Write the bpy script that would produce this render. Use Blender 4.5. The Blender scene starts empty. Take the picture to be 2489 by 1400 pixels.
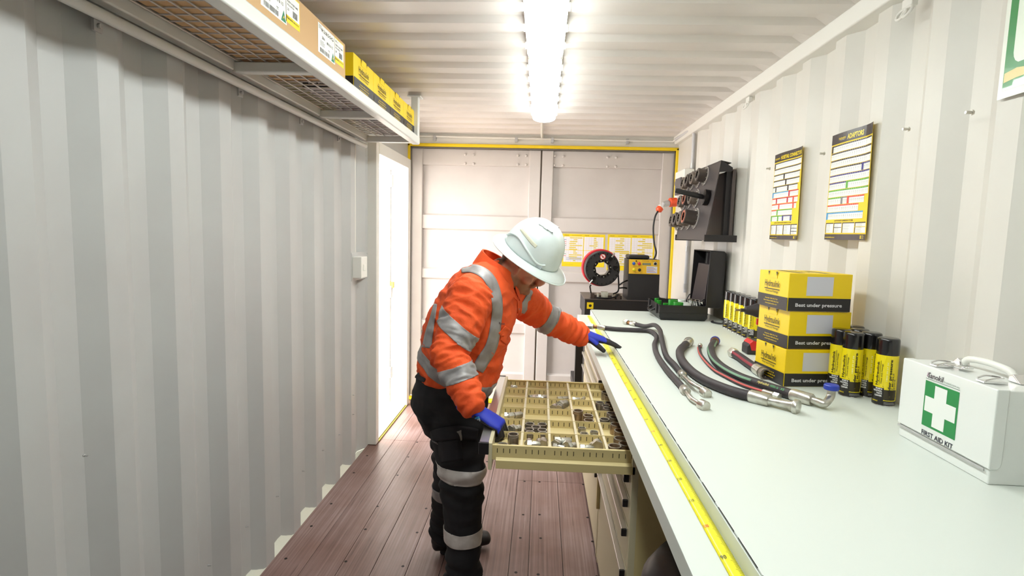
import bpy, bmesh, math, random
from mathutils import Vector, Matrix, noise
from mathutils.bvhtree import BVHTree
random.seed(7)
S = bpy.context.scene
COL = S.collection
V = Vector
PI = math.pi

# ---------------------------------------------------------------- camera
F_PX, CAM = 1339.3, V((.0253, 0, 1.5246))
def _axes(yaw, pitch, roll):
    f = V((-math.sin(yaw)*math.cos(pitch), math.cos(yaw)*math.cos(pitch), -math.sin(pitch)))
    r = V((math.cos(yaw), math.sin(yaw), 0)); u = r.cross(f)
    c, s = math.cos(roll), math.sin(roll)
    return c*r+s*u, c*u-s*r, f
CR, CU, CF = _axes(.0513, .0993, .0265)
cd = bpy.data.cameras.new('camera'); cam = bpy.data.objects.new('camera', cd); COL.objects.link(cam)
cd.sensor_width = 36; cd.lens = F_PX*36/2489; cd.clip_start = .02
m = Matrix((CR, CU, -CF)).transposed().to_4x4(); m.translation = CAM; cam.matrix_world = m
S.camera = cam
def at(x, y, ax, v):
    """the world point on the plane <ax> = v that the photograph shows at pixel x, y"""
    d = CF+CR*((x-1244.5)/F_PX)-CU*((y-700)/F_PX); i = 'xyz'.index(ax)
    return CAM+d*((v-CAM[i])/d[i])

# ---------------------------------------------------------------- sky, exposure
w = bpy.data.worlds.new('daylight'); S.world = w; w.use_nodes = True
bg = w.node_tree.nodes['Background']; bg.inputs[0].default_value = (1, .955, .93, 1); bg.inputs[1].default_value = 14.0
S.view_settings.view_transform = 'Standard'; S.view_settings.look = 'None'
S.view_settings.exposure = 0; S.view_settings.gamma = 1; S.view_settings.use_curve_mapping = False
S.cycles.max_bounces = 8; S.cycles.diffuse_bounces = 5; S.cycles.glossy_bounces = 4; S.cycles.transparent_max_bounces = 12
S.cycles.use_denoising = True; S.cycles.sample_clamp_indirect = 6
def area(name, loc, rot, sx, sy, power, col=(1, 1, 1), portal=False):
    l = bpy.data.lights.new(name, 'AREA'); l.shape = 'RECTANGLE'; l.size = sx; l.size_y = sy; l.energy = power; l.color = col
    if portal: l.cycles.is_portal = True
    o = bpy.data.objects.new(name, l); COL.objects.link(o); o.location = loc; o.rotation_euler = rot; return o
area('doorway_portal', (-1.24, 4.31, 1.0), (0, -PI/2, 0), 2.05, .95, 1, portal=True)
TUBE_STRENGTH = 25.0

# ---------------------------------------------------------------- materials
def lin(c):
    return tuple(((x/255+.055)/1.055)**2.4 if x/255 > .04045 else x/255/12.92 for x in c[:3])+(1,)
MATS = {}
def mat(name, col, rough=.5, metal=0., bump=None, var=None, coat=0., spec=.5, trans=0., alpha=None, stretch=None, emit=0):
    if name in MATS: return MATS[name]
    m = bpy.data.materials.new(name); m.use_nodes = True; nt = m.node_tree; b = nt.nodes['Principled BSDF']
    I = b.inputs; I['Base Color'].default_value = lin(col); I['Roughness'].default_value = rough; I['Metallic'].default_value = metal
    I['Coat Weight'].default_value = coat; I['Specular IOR Level'].default_value = spec; I['Transmission Weight'].default_value = trans
    if emit: I['Emission Color'].default_value = lin(col); I['Emission Strength'].default_value = emit
    if bump or var:
        tc = nt.nodes.new('ShaderNodeTexCoord'); mp = nt.nodes.new('ShaderNodeMapping')
        nt.links.new(tc.outputs['Object'], mp.inputs[0])
        if stretch: mp.inputs['Scale'].default_value = stretch
    if bump:
        n = nt.nodes.new('ShaderNodeTexNoise'); n.inputs['Scale'].default_value = bump[0]; n.inputs['Detail'].default_value = 5
        nt.links.new(mp.outputs[0], n.inputs['Vector'])
        bp = nt.nodes.new('ShaderNodeBump'); bp.inputs['Strength'].default_value = bump[1]; bp.inputs['Distance'].default_value = bump[2] if len(bump) > 2 else .002
        nt.links.new(n.outputs[0], bp.inputs['Height']); nt.links.new(bp.outputs[0], I['Normal'])
    if var:   # (scale, second colour, lo, hi)
        n = nt.nodes.new('ShaderNodeTexNoise'); n.inputs['Scale'].default_value = var[0]; n.inputs['Detail'].default_value = 6
        nt.links.new(mp.outputs[0], n.inputs['Vector'])
        r = nt.nodes.new('ShaderNodeValToRGB'); r.color_ramp.elements[0].position = var[2]; r.color_ramp.elements[1].position = var[3]
        r.color_ramp.elements[0].color = lin(col); r.color_ramp.elements[1].color = lin(var[1])
        nt.links.new(n.outputs[0], r.inputs[0]); nt.links.new(r.outputs[0], I['Base Color'])
    MATS[name] = m; return m

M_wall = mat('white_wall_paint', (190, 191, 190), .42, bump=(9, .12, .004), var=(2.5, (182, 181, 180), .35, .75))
M_wallr = mat('daylit_wall_paint', (212, 209, 202), .42, bump=(9, .12, .004), var=(2.5, (204, 200, 193), .35, .75))  # right wall: white paint with brighter, warmer daylight put into the colour
M_ceil = mat('white_ceiling_paint', (218, 212, 208), .30, bump=(7, .12, .004), var=(3, (208, 202, 198), .4, .8))
M_frame = mat('white_frame_paint', (222, 220, 214), .4, bump=(30, .06))
M_seal = mat('cream_sealant', (214, 213, 198), .5, bump=(40, .3))
M_gasket = mat('yellow_gasket', (238, 205, 20), .55)
M_grey = mat('grey_rubber', (110, 106, 102), .6)
M_black = mat('black_plastic', (24, 22, 24), .38)
M_blackm = mat('black_metal', (38, 35, 37), .45, .2)
M_dark = mat('dark_recess', (12, 11, 11), .8)
M_white = mat('white_plastic', (232, 232, 226), .35)
M_chrome = mat('chrome', (225, 225, 225), .16, 1.)
M_zinc = mat('zinc_plated_steel', (208, 206, 198), .30, .85, bump=(60, .12), var=(30, (165, 158, 142), .4, .7))
M_steel = mat('dull_steel', (150, 140, 130), .34, .6, var=(25, (104, 92, 84), .4, .7))
M_galv = mat('galvanised_conduit', (190, 190, 190), .4, .6)

# ---------------------------------------------------------------- mesh helpers
W = {}
class B:
    def __init__(s): s.bm = bmesh.new()
    def add(s, verts, faces):
        vs = [s.bm.verts.new(v) for v in verts]
        for f in faces:
            try: s.bm.faces.new([vs[i] for i in f])
            except ValueError: pass
        return s
    def box(s, x0, x1, y0, y1, z0, z1):
        v = [(x, y, z) for z in (z0, z1) for y in (y0, y1) for x in (x0, x1)]
        return s.add(v, [(0, 2, 3, 1), (4, 5, 7, 6), (0, 1, 5, 4), (2, 6, 7, 3), (0, 4, 6, 2), (1, 3, 7, 5)])
    def obox(s, c, sz, R=None):
        c = V(c); v = []
        for z in (-.5, .5):
            for y in (-.5, .5):
                for x in (-.5, .5):
                    p = V((x*sz[0], y*sz[1], z*sz[2])); v.append(c+(R @ p if R else p))
        return s.add(v, [(0, 2, 3, 1), (4, 5, 7, 6), (0, 1, 5, 4), (2, 6, 7, 3), (0, 4, 6, 2), (1, 3, 7, 5)])
    def rings(s, rs, cap=True, closed=False):
        n = len(rs[0]); v = [p for r in rs for p in r]; f = []
        m = len(rs)
        for i in range(m if closed else m-1):
            a, b = i*n, ((i+1) % m)*n
            for j in range(n): f.append((a+j, a+(j+1) % n, b+(j+1) % n, b+j))
        if cap and not closed: f += [tuple(range(n))[::-1], tuple(range((m-1)*n, m*n))]
        return s.add(v, f)
    def lathe(s, prof, o=(0, 0, 0), ax=(0, 0, 1), n=20, cap=True, closed=False):
        o = V(o); ax = V(ax).normalized(); u = ax.orthogonal().normalized(); w_ = ax.cross(u)
        rs = [[o+ax*h+(u*math.cos(2*PI*k/n)+w_*math.sin(2*PI*k/n))*max(r, 1e-5) for k in range(n)] for r, h in prof]
        return s.rings(rs, cap, closed)
    def cyl(s, p0, p1, r0, r1=None, n=14, cap=True):
        p0, p1 = V(p0), V(p1); L = (p1-p0).length
        return s.lathe([(r0, 0), (r0 if r1 is None else r1, L)], p0, p1-p0, n, cap)
    def tube(s, pts, r, n=10, cap=True, closed=False, sq=None):
        pts = [V(p) for p in pts]; m = len(pts); rs = []
        T = []
        for i in range(m):
            a = pts[(i-1) % m] if (i or closed) else pts[0]; b = pts[(i+1) % m] if (i < m-1 or closed) else pts[-1]
            T.append((b-a).normalized())
        u = T[0].orthogonal().normalized()
        for i in range(m):
            u = (u-T[i]*u.dot(T[i])).normalized(); w_ = T[i].cross(u)
            rr = r[i] if isinstance(r, (list, tuple)) else r
            rs.append([pts[i]+(u*math.cos(2*PI*k/n)+w_*math.sin(2*PI*k/n))*rr for k in range(n)])
        return s.rings(rs, cap, closed)
    def prism(s, poly, fn, h0, h1):
        n = len(poly); v = [fn(x, y, h0) for x, y in poly]+[fn(x, y, h1) for x, y in poly]
        f = [tuple(range(n))[::-1], tuple(range(n, 2*n))]+[(i, (i+1) % n, n+(i+1) % n, n+i) for i in range(n)]
        return s.add(v, f)
    def grid(s, fn, nu, nv):
        v = [fn(i/nu, j/nv) for j in range(nv+1) for i in range(nu+1)]
        f = [(j*(nu+1)+i, j*(nu+1)+i+1, (j+1)*(nu+1)+i+1, (j+1)*(nu+1)+i) for j in range(nv) for i in range(nu)]
        return s.add(v, f)
    def ball(s, c, r, seg=14, sc=(1, 1, 1), R=None):
        mtx = Matrix.Translation(c) @ (R.to_4x4() if R else Matrix()) @ Matrix.Diagonal((*sc, 1))
        bmesh.ops.create_uvsphere(s.bm, u_segments=seg, v_segments=max(6, seg//2), radius=r, matrix=mtx); return s
    def make(s, name, m, parent=None, smooth=None, bevel=0, label=None, kind=None, fix=True, solid=0):
        bm = s.bm
        if fix: bmesh.ops.recalc_face_normals(bm, faces=bm.faces)
        me = bpy.data.meshes.new(name); bm.to_mesh(me); bm.free()
        return link(me, name, m, parent, smooth, bevel, label, kind, solid)
def wl(o): return W.get(o.name, V((0, 0, 0)))
def link(me, name, m, parent=None, smooth=None, bevel=0, label=None, kind=None, solid=0):
    n = len(me.vertices)
    co = [0.]*(3*n); me.vertices.foreach_get('co', co)
    xs, ys, zs = co[0::3], co[1::3], co[2::3]
    base = V(((min(xs)+max(xs))/2, (min(ys)+max(ys))/2, min(zs)))
    me.transform(Matrix.Translation(-base))
    if m is not None:
        for k in (m if isinstance(m, (list, tuple)) else [m]): me.materials.append(k)
    if smooth is not None:
        me.polygons.foreach_set('use_smooth', [True]*len(me.polygons))
        if smooth < 179: me.set_sharp_from_angle(angle=math.radians(smooth))
    o = bpy.data.objects.new(name, me); COL.objects.link(o); o.location = base
    if parent is not None:
        o.parent = parent; o.matrix_parent_inverse = Matrix.Translation(-wl(parent))
    W[o.name] = base
    if bevel:
        b = o.modifiers.new('bevel', 'BEVEL'); b.width = bevel; b.segments = 2; b.limit_method = 'ANGLE'; b.angle_limit = math.radians(35)
        if smooth is None:
            me.polygons.foreach_set('use_smooth', [True]*len(me.polygons)); b.harden_normals = True
    if solid:
        q = o.modifiers.new('solid', 'SOLIDIFY'); q.thickness = solid; q.offset = -1
    if label: o['label'] = label
    if kind: o['kind'] = kind
    return o
def thing(name, label, cat, loc, group=None):
    o = bpy.data.objects.new(name, None); COL.objects.link(o); o.empty_display_size = .05
    o.location = loc; W[o.name] = V(loc); o['label'] = label; o['category'] = cat
    if group: o['group'] = group
    return o
def tag(o, label, cat, group=None, kind=None):
    o['label'] = label; o['category'] = cat
    if group: o['group'] = group
    if kind: o['kind'] = kind
    return o
def struct(name, loc=(0, 0, 0)):
    o = bpy.data.objects.new(name, None); COL.objects.link(o); o.location = loc; W[o.name] = V(loc); o['kind'] = 'structure'; return o
def dup(root, loc, rotz=0, label=None, group=None):
    def cp(o, par):
        c = o.copy(); COL.objects.link(c)
        if par is not None: c.parent = par; c.matrix_parent_inverse = o.matrix_parent_inverse.copy()
        for ch in list(o.children): cp(ch, c)
        return c
    r = cp(root, None); r.location = loc; r.rotation_euler = (0, 0, rotz)
    if label: r['label'] = label
    if group: r['group'] = group
    return r
def spline(P, n=8):
    P = [V(p) for p in P]; Q = [P[0]*2-P[1]]+P+[P[-1]*2-P[-2]]; out = []
    for i in range(1, len(Q)-2):
        a, b, c, d = Q[i-1:i+3]
        for k in range(n):
            t = k/n
            out.append(.5*((2*b)+(c-a)*t+(2*a-5*b+4*c-d)*t*t+(3*b-a-3*c+d)*t**3))
    out.append(P[-1]); return out
def rotz(a): return Matrix.Rotation(a, 3, 'Z')

# printing: flat colours and lettering laid on a surface given by a function (u, v) -> (point, normal)
TX = {}
def text2d(s, bold=.0, res=2):
    k = (s, bold)
    if k not in TX:
        cu = bpy.data.curves.new('lettering', 'FONT'); cu.body = s; cu.size = 1; cu.resolution_u = res; cu.offset = bold; cu.fill_mode = 'FRONT'
        o = bpy.data.objects.new('lettering', cu); COL.objects.link(o); bpy.context.view_layer.update()
        me = o.to_mesh(); vs = [(v.co.x, v.co.y) for v in me.vertices]; fs = [tuple(p.vertices) for p in me.polygons]
        o.to_mesh_clear(); bpy.data.objects.remove(o); bpy.data.curves.remove(cu)
        if vs:
            x0 = min(v[0] for v in vs); x1 = max(v[0] for v in vs); vs = [(x-x0, y) for x, y in vs]
        TX[k] = (vs, fs, x1-x0 if vs else 0)
    return TX[k]
def pm(col, rough=.45): return mat('print_%d_%d_%d' % col, col, rough)
class Print:
    def __init__(s): s.it = []
    def rect(s, u0, v0, u1, v1, col, L=0, n=1):
        vs, fs = [], []
        for i in range(n+1):
            u = u0+(u1-u0)*i/n; vs += [(u, v0), (u, v1)]
            if i: fs.append((2*i-2, 2*i, 2*i+1, 2*i-1))
        s.it.append((vs, fs, col, L)); return s
    def poly(s, pts, col, L=0): s.it.append((list(pts), [tuple(range(len(pts)))], col, L)); return s
    def text(s, t, u, v, h, col, L=1, al='l', w=None, bold=.012, rot=0, it=0):
        vs, fs, wd = text2d(t, bold)
        h = h/.72   # cap height to font size
        sx = h if w is None else w/max(wd, 1e-6)
        off = {'l': 0, 'c': -wd*sx/2, 'r': -wd*sx}[al]; c, q = math.cos(rot), math.sin(rot); o = []
        for x, y in vs:
            a, b = x*sx+off+y*h*it, y*h; o.append((u+a*c-b*q, v+a*q+b*c))
        s.it.append((o, fs, col, L)); return s
    def micro(s, u0, v0, u1, v1, rows, col, L=1, fill=.8, th=.35):
        dv = (v1-v0)/rows
        for i in range(rows):
            a = v1-dv*(i+.5); e = u0+(u1-u0)*(fill+random.uniform(-.15, .15)*fill); s.rect(u0, a-dv*th/2, min(e, u1), a+dv*th/2, col, L)
        return s
    def build(s, name, fn, parent=None, d=.00035, label=None, rough=.45):
        vs, fs, mi, cols = [], [], [], []
        for pv, pf, col, L in s.it:
            if col not in cols: cols.append(col)
            b = len(vs)
            for u, v in pv:
                p, n = fn(u, v); vs.append(p+n*(d*(L+1)))
            for f in pf: fs.append(tuple(b+i for i in f)); mi.append(cols.index(col))
        me = bpy.data.meshes.new(name); me.from_pydata([tuple(v) for v in vs], [], fs); me.polygons.foreach_set('material_index', mi)
        return link(me, name, [pm(c, rough) for c in cols], parent, label=label)
def plane(o, ux, vy):
    o, ux, vy = V(o), V(ux), V(vy); n = ux.cross(vy).normalized()
    return lambda u, v: (o+ux*u+vy*v, n)

# ================================================================ the container
XW, XO, YB, YD = 1.165, 1.201, -1.0, 4.886
def corr(e0, y0, y1, sgn):
    """plan of a corrugated side wall: inner flats end at e0 + k * .278"""
    pts = []; k = math.floor((y0-e0)/.278)-1
    while e0+.278*k < y1+.3:
        e = e0+.278*k; pts += [(XW, e-.074), (XW, e), (XO, e+.066), (XO, e+.14)]; k += 1
    ins = []
    for a, b in zip(pts, pts[1:]):
        if b[1] < y0 or a[1] > y1: continue
        f = lambda y: a[0]+(b[0]-a[0])*(y-a[1])/(b[1]-a[1])
        s0, s1 = max(a[1], y0), min(b[1], y1)
        if not ins: ins.append((f(s0), s0))
        ins.append((f(s1), s1))
    return [(sgn*x, y) for x, y in ins]
def wall_mesh(name, pl, z0, z1):
    b = B()
    for (xa, ya), (xb, yb) in zip(pl, pl[1:]):
        b.add([(xa, ya, z0), (xb, yb, z0), (xb, yb, z1), (xa, ya, z1)], [(0, 1, 2, 3)])
    bmesh.ops.remove_doubles(b.bm, verts=b.bm.verts, dist=1e-5)
    return b
EL, ER = 1.243, 2.05
wlft = struct('wall_left')
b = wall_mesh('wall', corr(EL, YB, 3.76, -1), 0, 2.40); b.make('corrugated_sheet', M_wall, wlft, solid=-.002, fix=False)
b = B(); b.box(-1.21, -1.165, 3.74, 4.90, 2.08, 2.40); b.box(-1.21, -1.165, 4.80, 4.90, 0, 2.1); b.make('flat_panel', M_wall, wlft)
for px_ in ((672, 1206), (598, 1280), (506, 1374), (857, 1007), (823, 1056), (783, 1094), (735, 1145), (857, 960), (203, 1107)):
    p_ = at(*px_, 'x', -1.164); B().lathe([(.004, 0), (.004, .003), (.0022, .004), (.0022, .012)], p_, (1, 0, 0), 7).make('wall_screw', M_galv, wlft)
wrgt = struct('wall_right')
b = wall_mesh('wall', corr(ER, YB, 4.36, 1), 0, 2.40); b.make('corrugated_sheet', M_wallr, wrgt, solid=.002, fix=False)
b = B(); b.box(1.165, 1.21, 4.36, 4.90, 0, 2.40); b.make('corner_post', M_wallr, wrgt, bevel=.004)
o = B().box(-1.2, 1.2, YB-.05, YB, 0, 2.4).make('wall_back', mat('grey_rear_doors', (120, 118, 116), .6), kind='structure')

# ceiling: cross corrugations that die out before the side rails
b = B(); prof = []; k = -18; per = .2055
while 2.33+per*k < 4.95:
    y = 2.33+per*k; prof += [(y, 0), (y+.085, 0), (y+.12, 1), (y+.17, 1)]; k += 1
prof = [(y, h) for y, h in prof if YB <= y <= 4.88]+[(4.90, 0)]
xs = [(-1.17, 0), (-1.12, 0), (-1.06, .85), (-1.02, 1), (1.02, 1), (1.06, .85), (1.12, 0), (1.17, 0)]
v = [(x, y, 2.372+.02*h*a) for y, h in prof for x, a in xs]
n = len(xs); f = [(j*n+i, j*n+i+1, (j+1)*n+i+1, (j+1)*n+i) for j in range(len(prof)-1) for i in range(n-1)]
b.add(v, f); b.make('ceiling', M_ceil, kind='structure', fix=False, solid=-.003)
for i, sx in ((1, 1), (2, -1)):
    b = B(); P = [(1.118, 2.374), (1.132, 2.312), (1.205, 2.306), (1.205, 2.374)]
    b.prism(P, lambda x, z, y: V((sx*x, y, z)), YB, 4.87); b.make('trim_%d' % i, M_frame, kind='structure', bevel=.006)
# header above the cargo doors
B().box(-1.2, 1.2, 4.865, 4.96, 2.272, 2.41).make('trim_3', M_frame, kind='structure', bevel=.003)
# yellow gasket round the cargo doors
b = B(); b.box(-1.172, -1.146, 4.845, 4.878, 0.0, 2.282); b.box(1.146, 1.172, 4.845, 4.878, 0, 2.282)
b.box(-1.172, 1.172, 4.845, 4.878, 2.258, 2.284); b.box(-1.172, 1.172, 4.80, 4.878, .001, .022)
b.make('trim_4', M_gasket, kind='structure', bevel=.005)
b = B(); b.box(-1.145, -1.135, 4.862, 4.884, 0.02, 2.258); b.box(1.135, 1.145, 4.862, 4.884, .02, 2.258); b.box(-1.145, 1.145, 4.862, 4.884, 2.246, 2.256)
b.make('trim_5', M_grey, kind='structure')
M_door = mat('pinkish_white_door_paint', (203, 197, 193), .4, bump=(25, .08, .002), var=(4, (195, 188, 184), .4, .8))
def door_leaf(n, x0, x1, bx):
    d = struct('door_%d' % n, ((x0+x1)/2, 4.9, .02))
    for a in ((x0, x0+.098), (x1-.098, x1)):
        B().box(a[0], a[1], 4.888, 4.95, .02, 2.246).make('door_post', M_door, d, bevel=.005)
    B().box(x0+.09, x1-.09, 4.902, 4.95, 2.107, 2.246).make('top_rail', M_door, d, bevel=.003)
    B().box(x0+.09, x1-.09, 4.928, 4.95, .0, 2.30).make('door_panel', M_door, d)
    for z0, z1 in ((1.55, 1.666), (1.106, 1.184), (.628, .715), (.17, .25)):
        h = .018; b = B(); b.prism([(4.935, z0-h), (4.904, z0), (4.904, z1), (4.935, z1+h)], lambda y, z, x: V((x, y, z)), x0+.09, x1-.09)
        b.make('door_rib', M_door, d, bevel=.004)
    for x in bx:
        for z in (2.2, 2.122):
            B().lathe([(.0125, 0), (.0125, .004), (.008, .008), (.0075, .014), (0, .015)], (x, 4.903, z), (0, -1, 0), 8).make('bolt', M_door, d, smooth=40)
door_leaf(1, -1.142, -.004, (-.668, -.593, -.204, -.131)); door_leaf(2, .008, 1.142, (.115, .19, .575, .647))
b = B(); b.box(-.01, .014, 4.90, 4.96, .0, 2.29); b.box(-1.2, -1.143, 4.92, 4.97, 0, 2.3); b.box(1.143, 1.2, 4.92, 4.97, 0, 2.3); b.box(-1.2, 1.2, 4.965, 4.98, 0, 2.35); b.make('trim_6', mat('door_seam_and_blocker', (96, 84, 70), .6), kind='structure')  # door seam strips; the wide rear plate is added to block daylight leaks
# side doorway in the left wall
d3 = struct('door_3', (-1.15, 4.3, 0))
B().box(-1.25, -1.102, 3.725, 3.79, 0.004, 2.12).make('door_post', M_frame, d3, bevel=.004)
B().box(-1.25, -1.102, 4.62, 4.70, 0.004, 2.12).make('door_post', M_frame, d3, bevel=.004)
B().box(-1.25, -1.100, 3.79, 4.62, 2.04, 2.12).make('door_lintel', M_frame, d3, bevel=.004)
B().box(-1.25, -1.112, 3.79, 4.62, 0.001, .018).make('door_sill', mat('pale_sill', (205, 196, 150), .5), d3, bevel=.003)
b = B(); b.box(-1.109, -1.101, 3.79, 4.62, .001, .010); b.make('sill_gasket', mat('dull_yellow_edge', (176, 164, 60), .6), d3)
lf = B().box(-2.02, -1.25, 4.60, 4.64, .03, 2.03).make('door_leaf', M_frame, d3, bevel=.004)
b = B(); b.obox((-1.235, 4.615, 1.06), (.03, .02, .05)); b.make('latch', mat('yellow_latch', (226, 190, 50), .4), d3, bevel=.003)
b = B()
for z in (1.93, 1.0, .3): b.cyl((-1.245, 4.612, z-.05), (-1.245, 4.612, z+.05), .012)
b.make('hinge', M_galv, d3, smooth=40)
# the ground outside the doorway, pale and sunlit
g = B().box(-9, -1.26, -3, 12, -.25, -.15).make('ground_outside', mat('pale_concrete_yard', (205, 196, 186), .8, bump=(6, .2)), kind='structure')

# floor planks
wood = bpy.data.materials.new('worn_brown_floor'); wood.use_nodes = True; nt = wood.node_tree; bs = nt.nodes['Principled BSDF']
N = nt.nodes.new
tc = N('ShaderNodeTexCoord'); geo = N('ShaderNodeNewGeometry'); oi = N('ShaderNodeObjectInfo')
mp = N('ShaderNodeMapping'); mp.inputs['Scale'].default_value = (95, 1.3, 1); nt.links.new(geo.outputs['Position'], mp.inputs[0])
n1 = N('ShaderNodeTexNoise'); n1.inputs['Scale'].default_value = 1; n1.inputs['Detail'].default_value = 7; nt.links.new(mp.outputs[0], n1.inputs['Vector'])
r1 = N('ShaderNodeValToRGB'); e = r1.color_ramp.elements
e[0].position = .28; e[0].color = lin((118, 95, 91)); e[1].position = .72; e[1].color = lin((160, 138, 136))
x = e.new(.5); x.color = lin((140, 116, 113)); nt.links.new(n1.outputs[0], r1.inputs[0])
n2 = N('ShaderNodeTexNoise'); n2.inputs['Scale'].default_value = 2.2; n2.inputs['Detail'].default_value = 6; nt.links.new(geo.outputs['Position'], n2.inputs['Vector'])
r2 = N('ShaderNodeValToRGB'); e = r2.color_ramp.elements; e[0].position = .35; e[0].color = lin((205, 182, 166)); e[1].position = .65; e[1].color = (1, 1, 1, 1)
nt.links.new(n2.outputs[0], r2.inputs[0])
mx = N('ShaderNodeMixRGB'); mx.blend_type = 'MULTIPLY'; mx.inputs[0].default_value = .9; nt.links.new(r1.outputs[0], mx.inputs[1]); nt.links.new(r2.outputs[0], mx.inputs[2])
mp3 = N('ShaderNodeMapping'); mp3.inputs['Scale'].default_value = (110, 3, 1); nt.links.new(geo.outputs['Position'], mp3.inputs[0])
n3 = N('ShaderNodeTexNoise'); n3.inputs['Scale'].default_value = 1; n3.inputs['Detail'].default_value = 3; nt.links.new(mp3.outputs[0], n3.inputs['Vector'])
r3 = N('ShaderNodeValToRGB'); e = r3.color_ramp.elements; e[0].position = .29; e[0].color = (.3, .22, .2, 1); e[1].position = .34; e[1].color = (1, 1, 1, 1)
nt.links.new(n3.outputs[0], r3.inputs[0])
mx2 = N('ShaderNodeMixRGB'); mx2.blend_type = 'MULTIPLY'; mx2.inputs[0].default_value = .7; nt.links.new(mx.outputs[0], mx2.inputs[1]); nt.links.new(r3.outputs[0], mx2.inputs[2])
hs = N('ShaderNodeHueSaturation'); ma = N('ShaderNodeMath'); ma.operation = 'MULTIPLY_ADD'; ma.inputs[1].default_value = .12; ma.inputs[2].default_value = .97
nt.links.new(oi.outputs['Random'], ma.inputs[0]); nt.links.new(ma.outputs[0], hs.inputs['Value']); nt.links.new(mx2.outputs[0], hs.inputs['Color']); nt.links.new(hs.outputs[0], bs.inputs['Base Color'])
rr = N('ShaderNodeMapRange'); rr.inputs[3].default_value = .24; rr.inputs[4].default_value = .5; nt.links.new(n2.outputs[0], rr.inputs[0]); nt.links.new(rr.outputs[0], bs.inputs['Roughness'])
bp = N('ShaderNodeBump'); bp.inputs['Strength'].default_value = .35; bp.inputs['Distance'].default_value = .0015; nt.links.new(n1.outputs[0], bp.inputs['Height']); nt.links.new(bp.outputs[0], bs.inputs['Normal'])
fl = B().box(-1.2, 1.2, YB, 4.9, -.06, -.012).make('floor', M_dark, kind='structure')
xb = [-1.165, -1.0, -.84, -.69, -.535, -.385, -.24, -.078, .012, .17, .33, .5, .68, .85, 1.02, 1.165]
for i in range(len(xb)-1):
    far = 3.84 if xb[i] < -.1 else 3.285
    ys = [YB, -.2 if i % 2 else .2, 1.45 if xb[i] < -.1 else .9, far, 4.80]
    for j in range(len(ys)-1):
        b = B().box(xb[i]+.0011, xb[i+1]-.0011, ys[j]+.001, ys[j+1]-.001, -.012, 0)
        b.make('plank', wood, fl, bevel=.0012)
b = B()
for y in (3.825, 3.547, 3.273, 2.872, 2.635, 2.35, 2.05, 1.75):
    for x in (-1.102, -.831, -.565, -.30, -.036, .062, .327):
        b.lathe([(.0075, 0), (.0072, .0006), (.004, .0006), (.004, -.001)], (x+random.uniform(-.008, .008), y+random.uniform(-.008, .008), .0002), n=8)
b.make('screw_head', mat('dark_screw', (30, 20, 18), .5, .3), fl, kind='stuff')
# cream sealant filling the wall's recesses at the floor
for nm, e0, s, y1 in (('baseboard_left', EL, -1, 3.6), ('baseboard_right', ER, 1, 4.3)):
    b = B(); k = -8
    while e0+.278*k+.2 < y1:
        y = e0+.278*k
        R = [[V((s*(XW-.002+.036*a), y+.004+.2*t, .0006+(.030 if s < 0 else .02)*math.sin(PI*min(1, max(0, t)))**.6*a)) for a in (0, .4, .8, 1)] for t in (0, .15, .33, .5, .67, .85, 1)]
        b.add([p for r in R for p in r], [(i*4+j, i*4+j+1, i*4+j+5, i*4+j+4) for i in range(6) for j in range(3)]); k += 1
    b.make(nm, M_seal, kind='structure', smooth=60)
B().box(-1.215, -1.166, YB, 3.72, -.05, -.001).make('trim_7', M_seal, kind='structure')
B().box(1.166, 1.215, YB, 4.9, -.05, -.001).make('trim_8', M_seal, kind='structure')
# ================================================================ ceiling lights
M_tube = mat('glowing_diffuser', (246, 253, 249), .3, emit=TUBE_STRENGTH)
M_clear = mat('clear_end_plastic', (235, 235, 222), .25, emit=.6)
def batten(y0, y1, label, x=.015, zt=2.372):
    t = thing('ceiling_light', label, 'light', (x, (y0+y1)/2, zt), 'white batten lights along the ceiling')
    def sec(y, w, z0, z1, n=10):
        r = [V((x-w, y, z1)), V((x-w, y, z0+.03))]
        for k in range(n+1):
            a = PI+PI*k/n; r.append(V((x+w*math.cos(a), y, z0+.03+.03*math.sin(a))))
        return r+[V((x+w, y, z1))]
    b = B(); b.rings([sec(y0+.0, .07, zt-.052, zt-.03), sec(y0+.05, .078, zt-.086, zt-.034), sec(y1-.07, .078, zt-.086, zt-.034), sec(y1-.02, .066, zt-.075, zt-.03), sec(y1, .03, zt-.05, zt-.03)])
    b.make('diffuser', M_tube, t, smooth=40)
    b = B(); b.box(x-.082, x+.082, y0-.004, y1-.03, zt-.036, zt-.006); b.make('housing', M_white, t, bevel=.006)
    b = B(); b.box(x-.074, x+.074, y0-.022, y0-.003, zt-.066, zt-.006); b.make('end_cap', M_clear, t, bevel=.006)
    n = 6
    for k in range(n):
        y = y0+.12+(y1-y0-.24)*k/(n-1)
        for s in (-1, 1): B().obox((x+s*.085, y, zt-.036), (.007, .022, .024)).make('clip', M_white, t, bevel=.0015)
    return t
batten(1.335, 2.60, 'ceiling batten light nearer the camera, cut off by the top of the frame')
batten(2.675, 3.955, 'ceiling batten light farther from the camera, above the worker')
batten(-.02, 1.25, 'ceiling batten light behind the first visible one, outside the frame')
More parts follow.
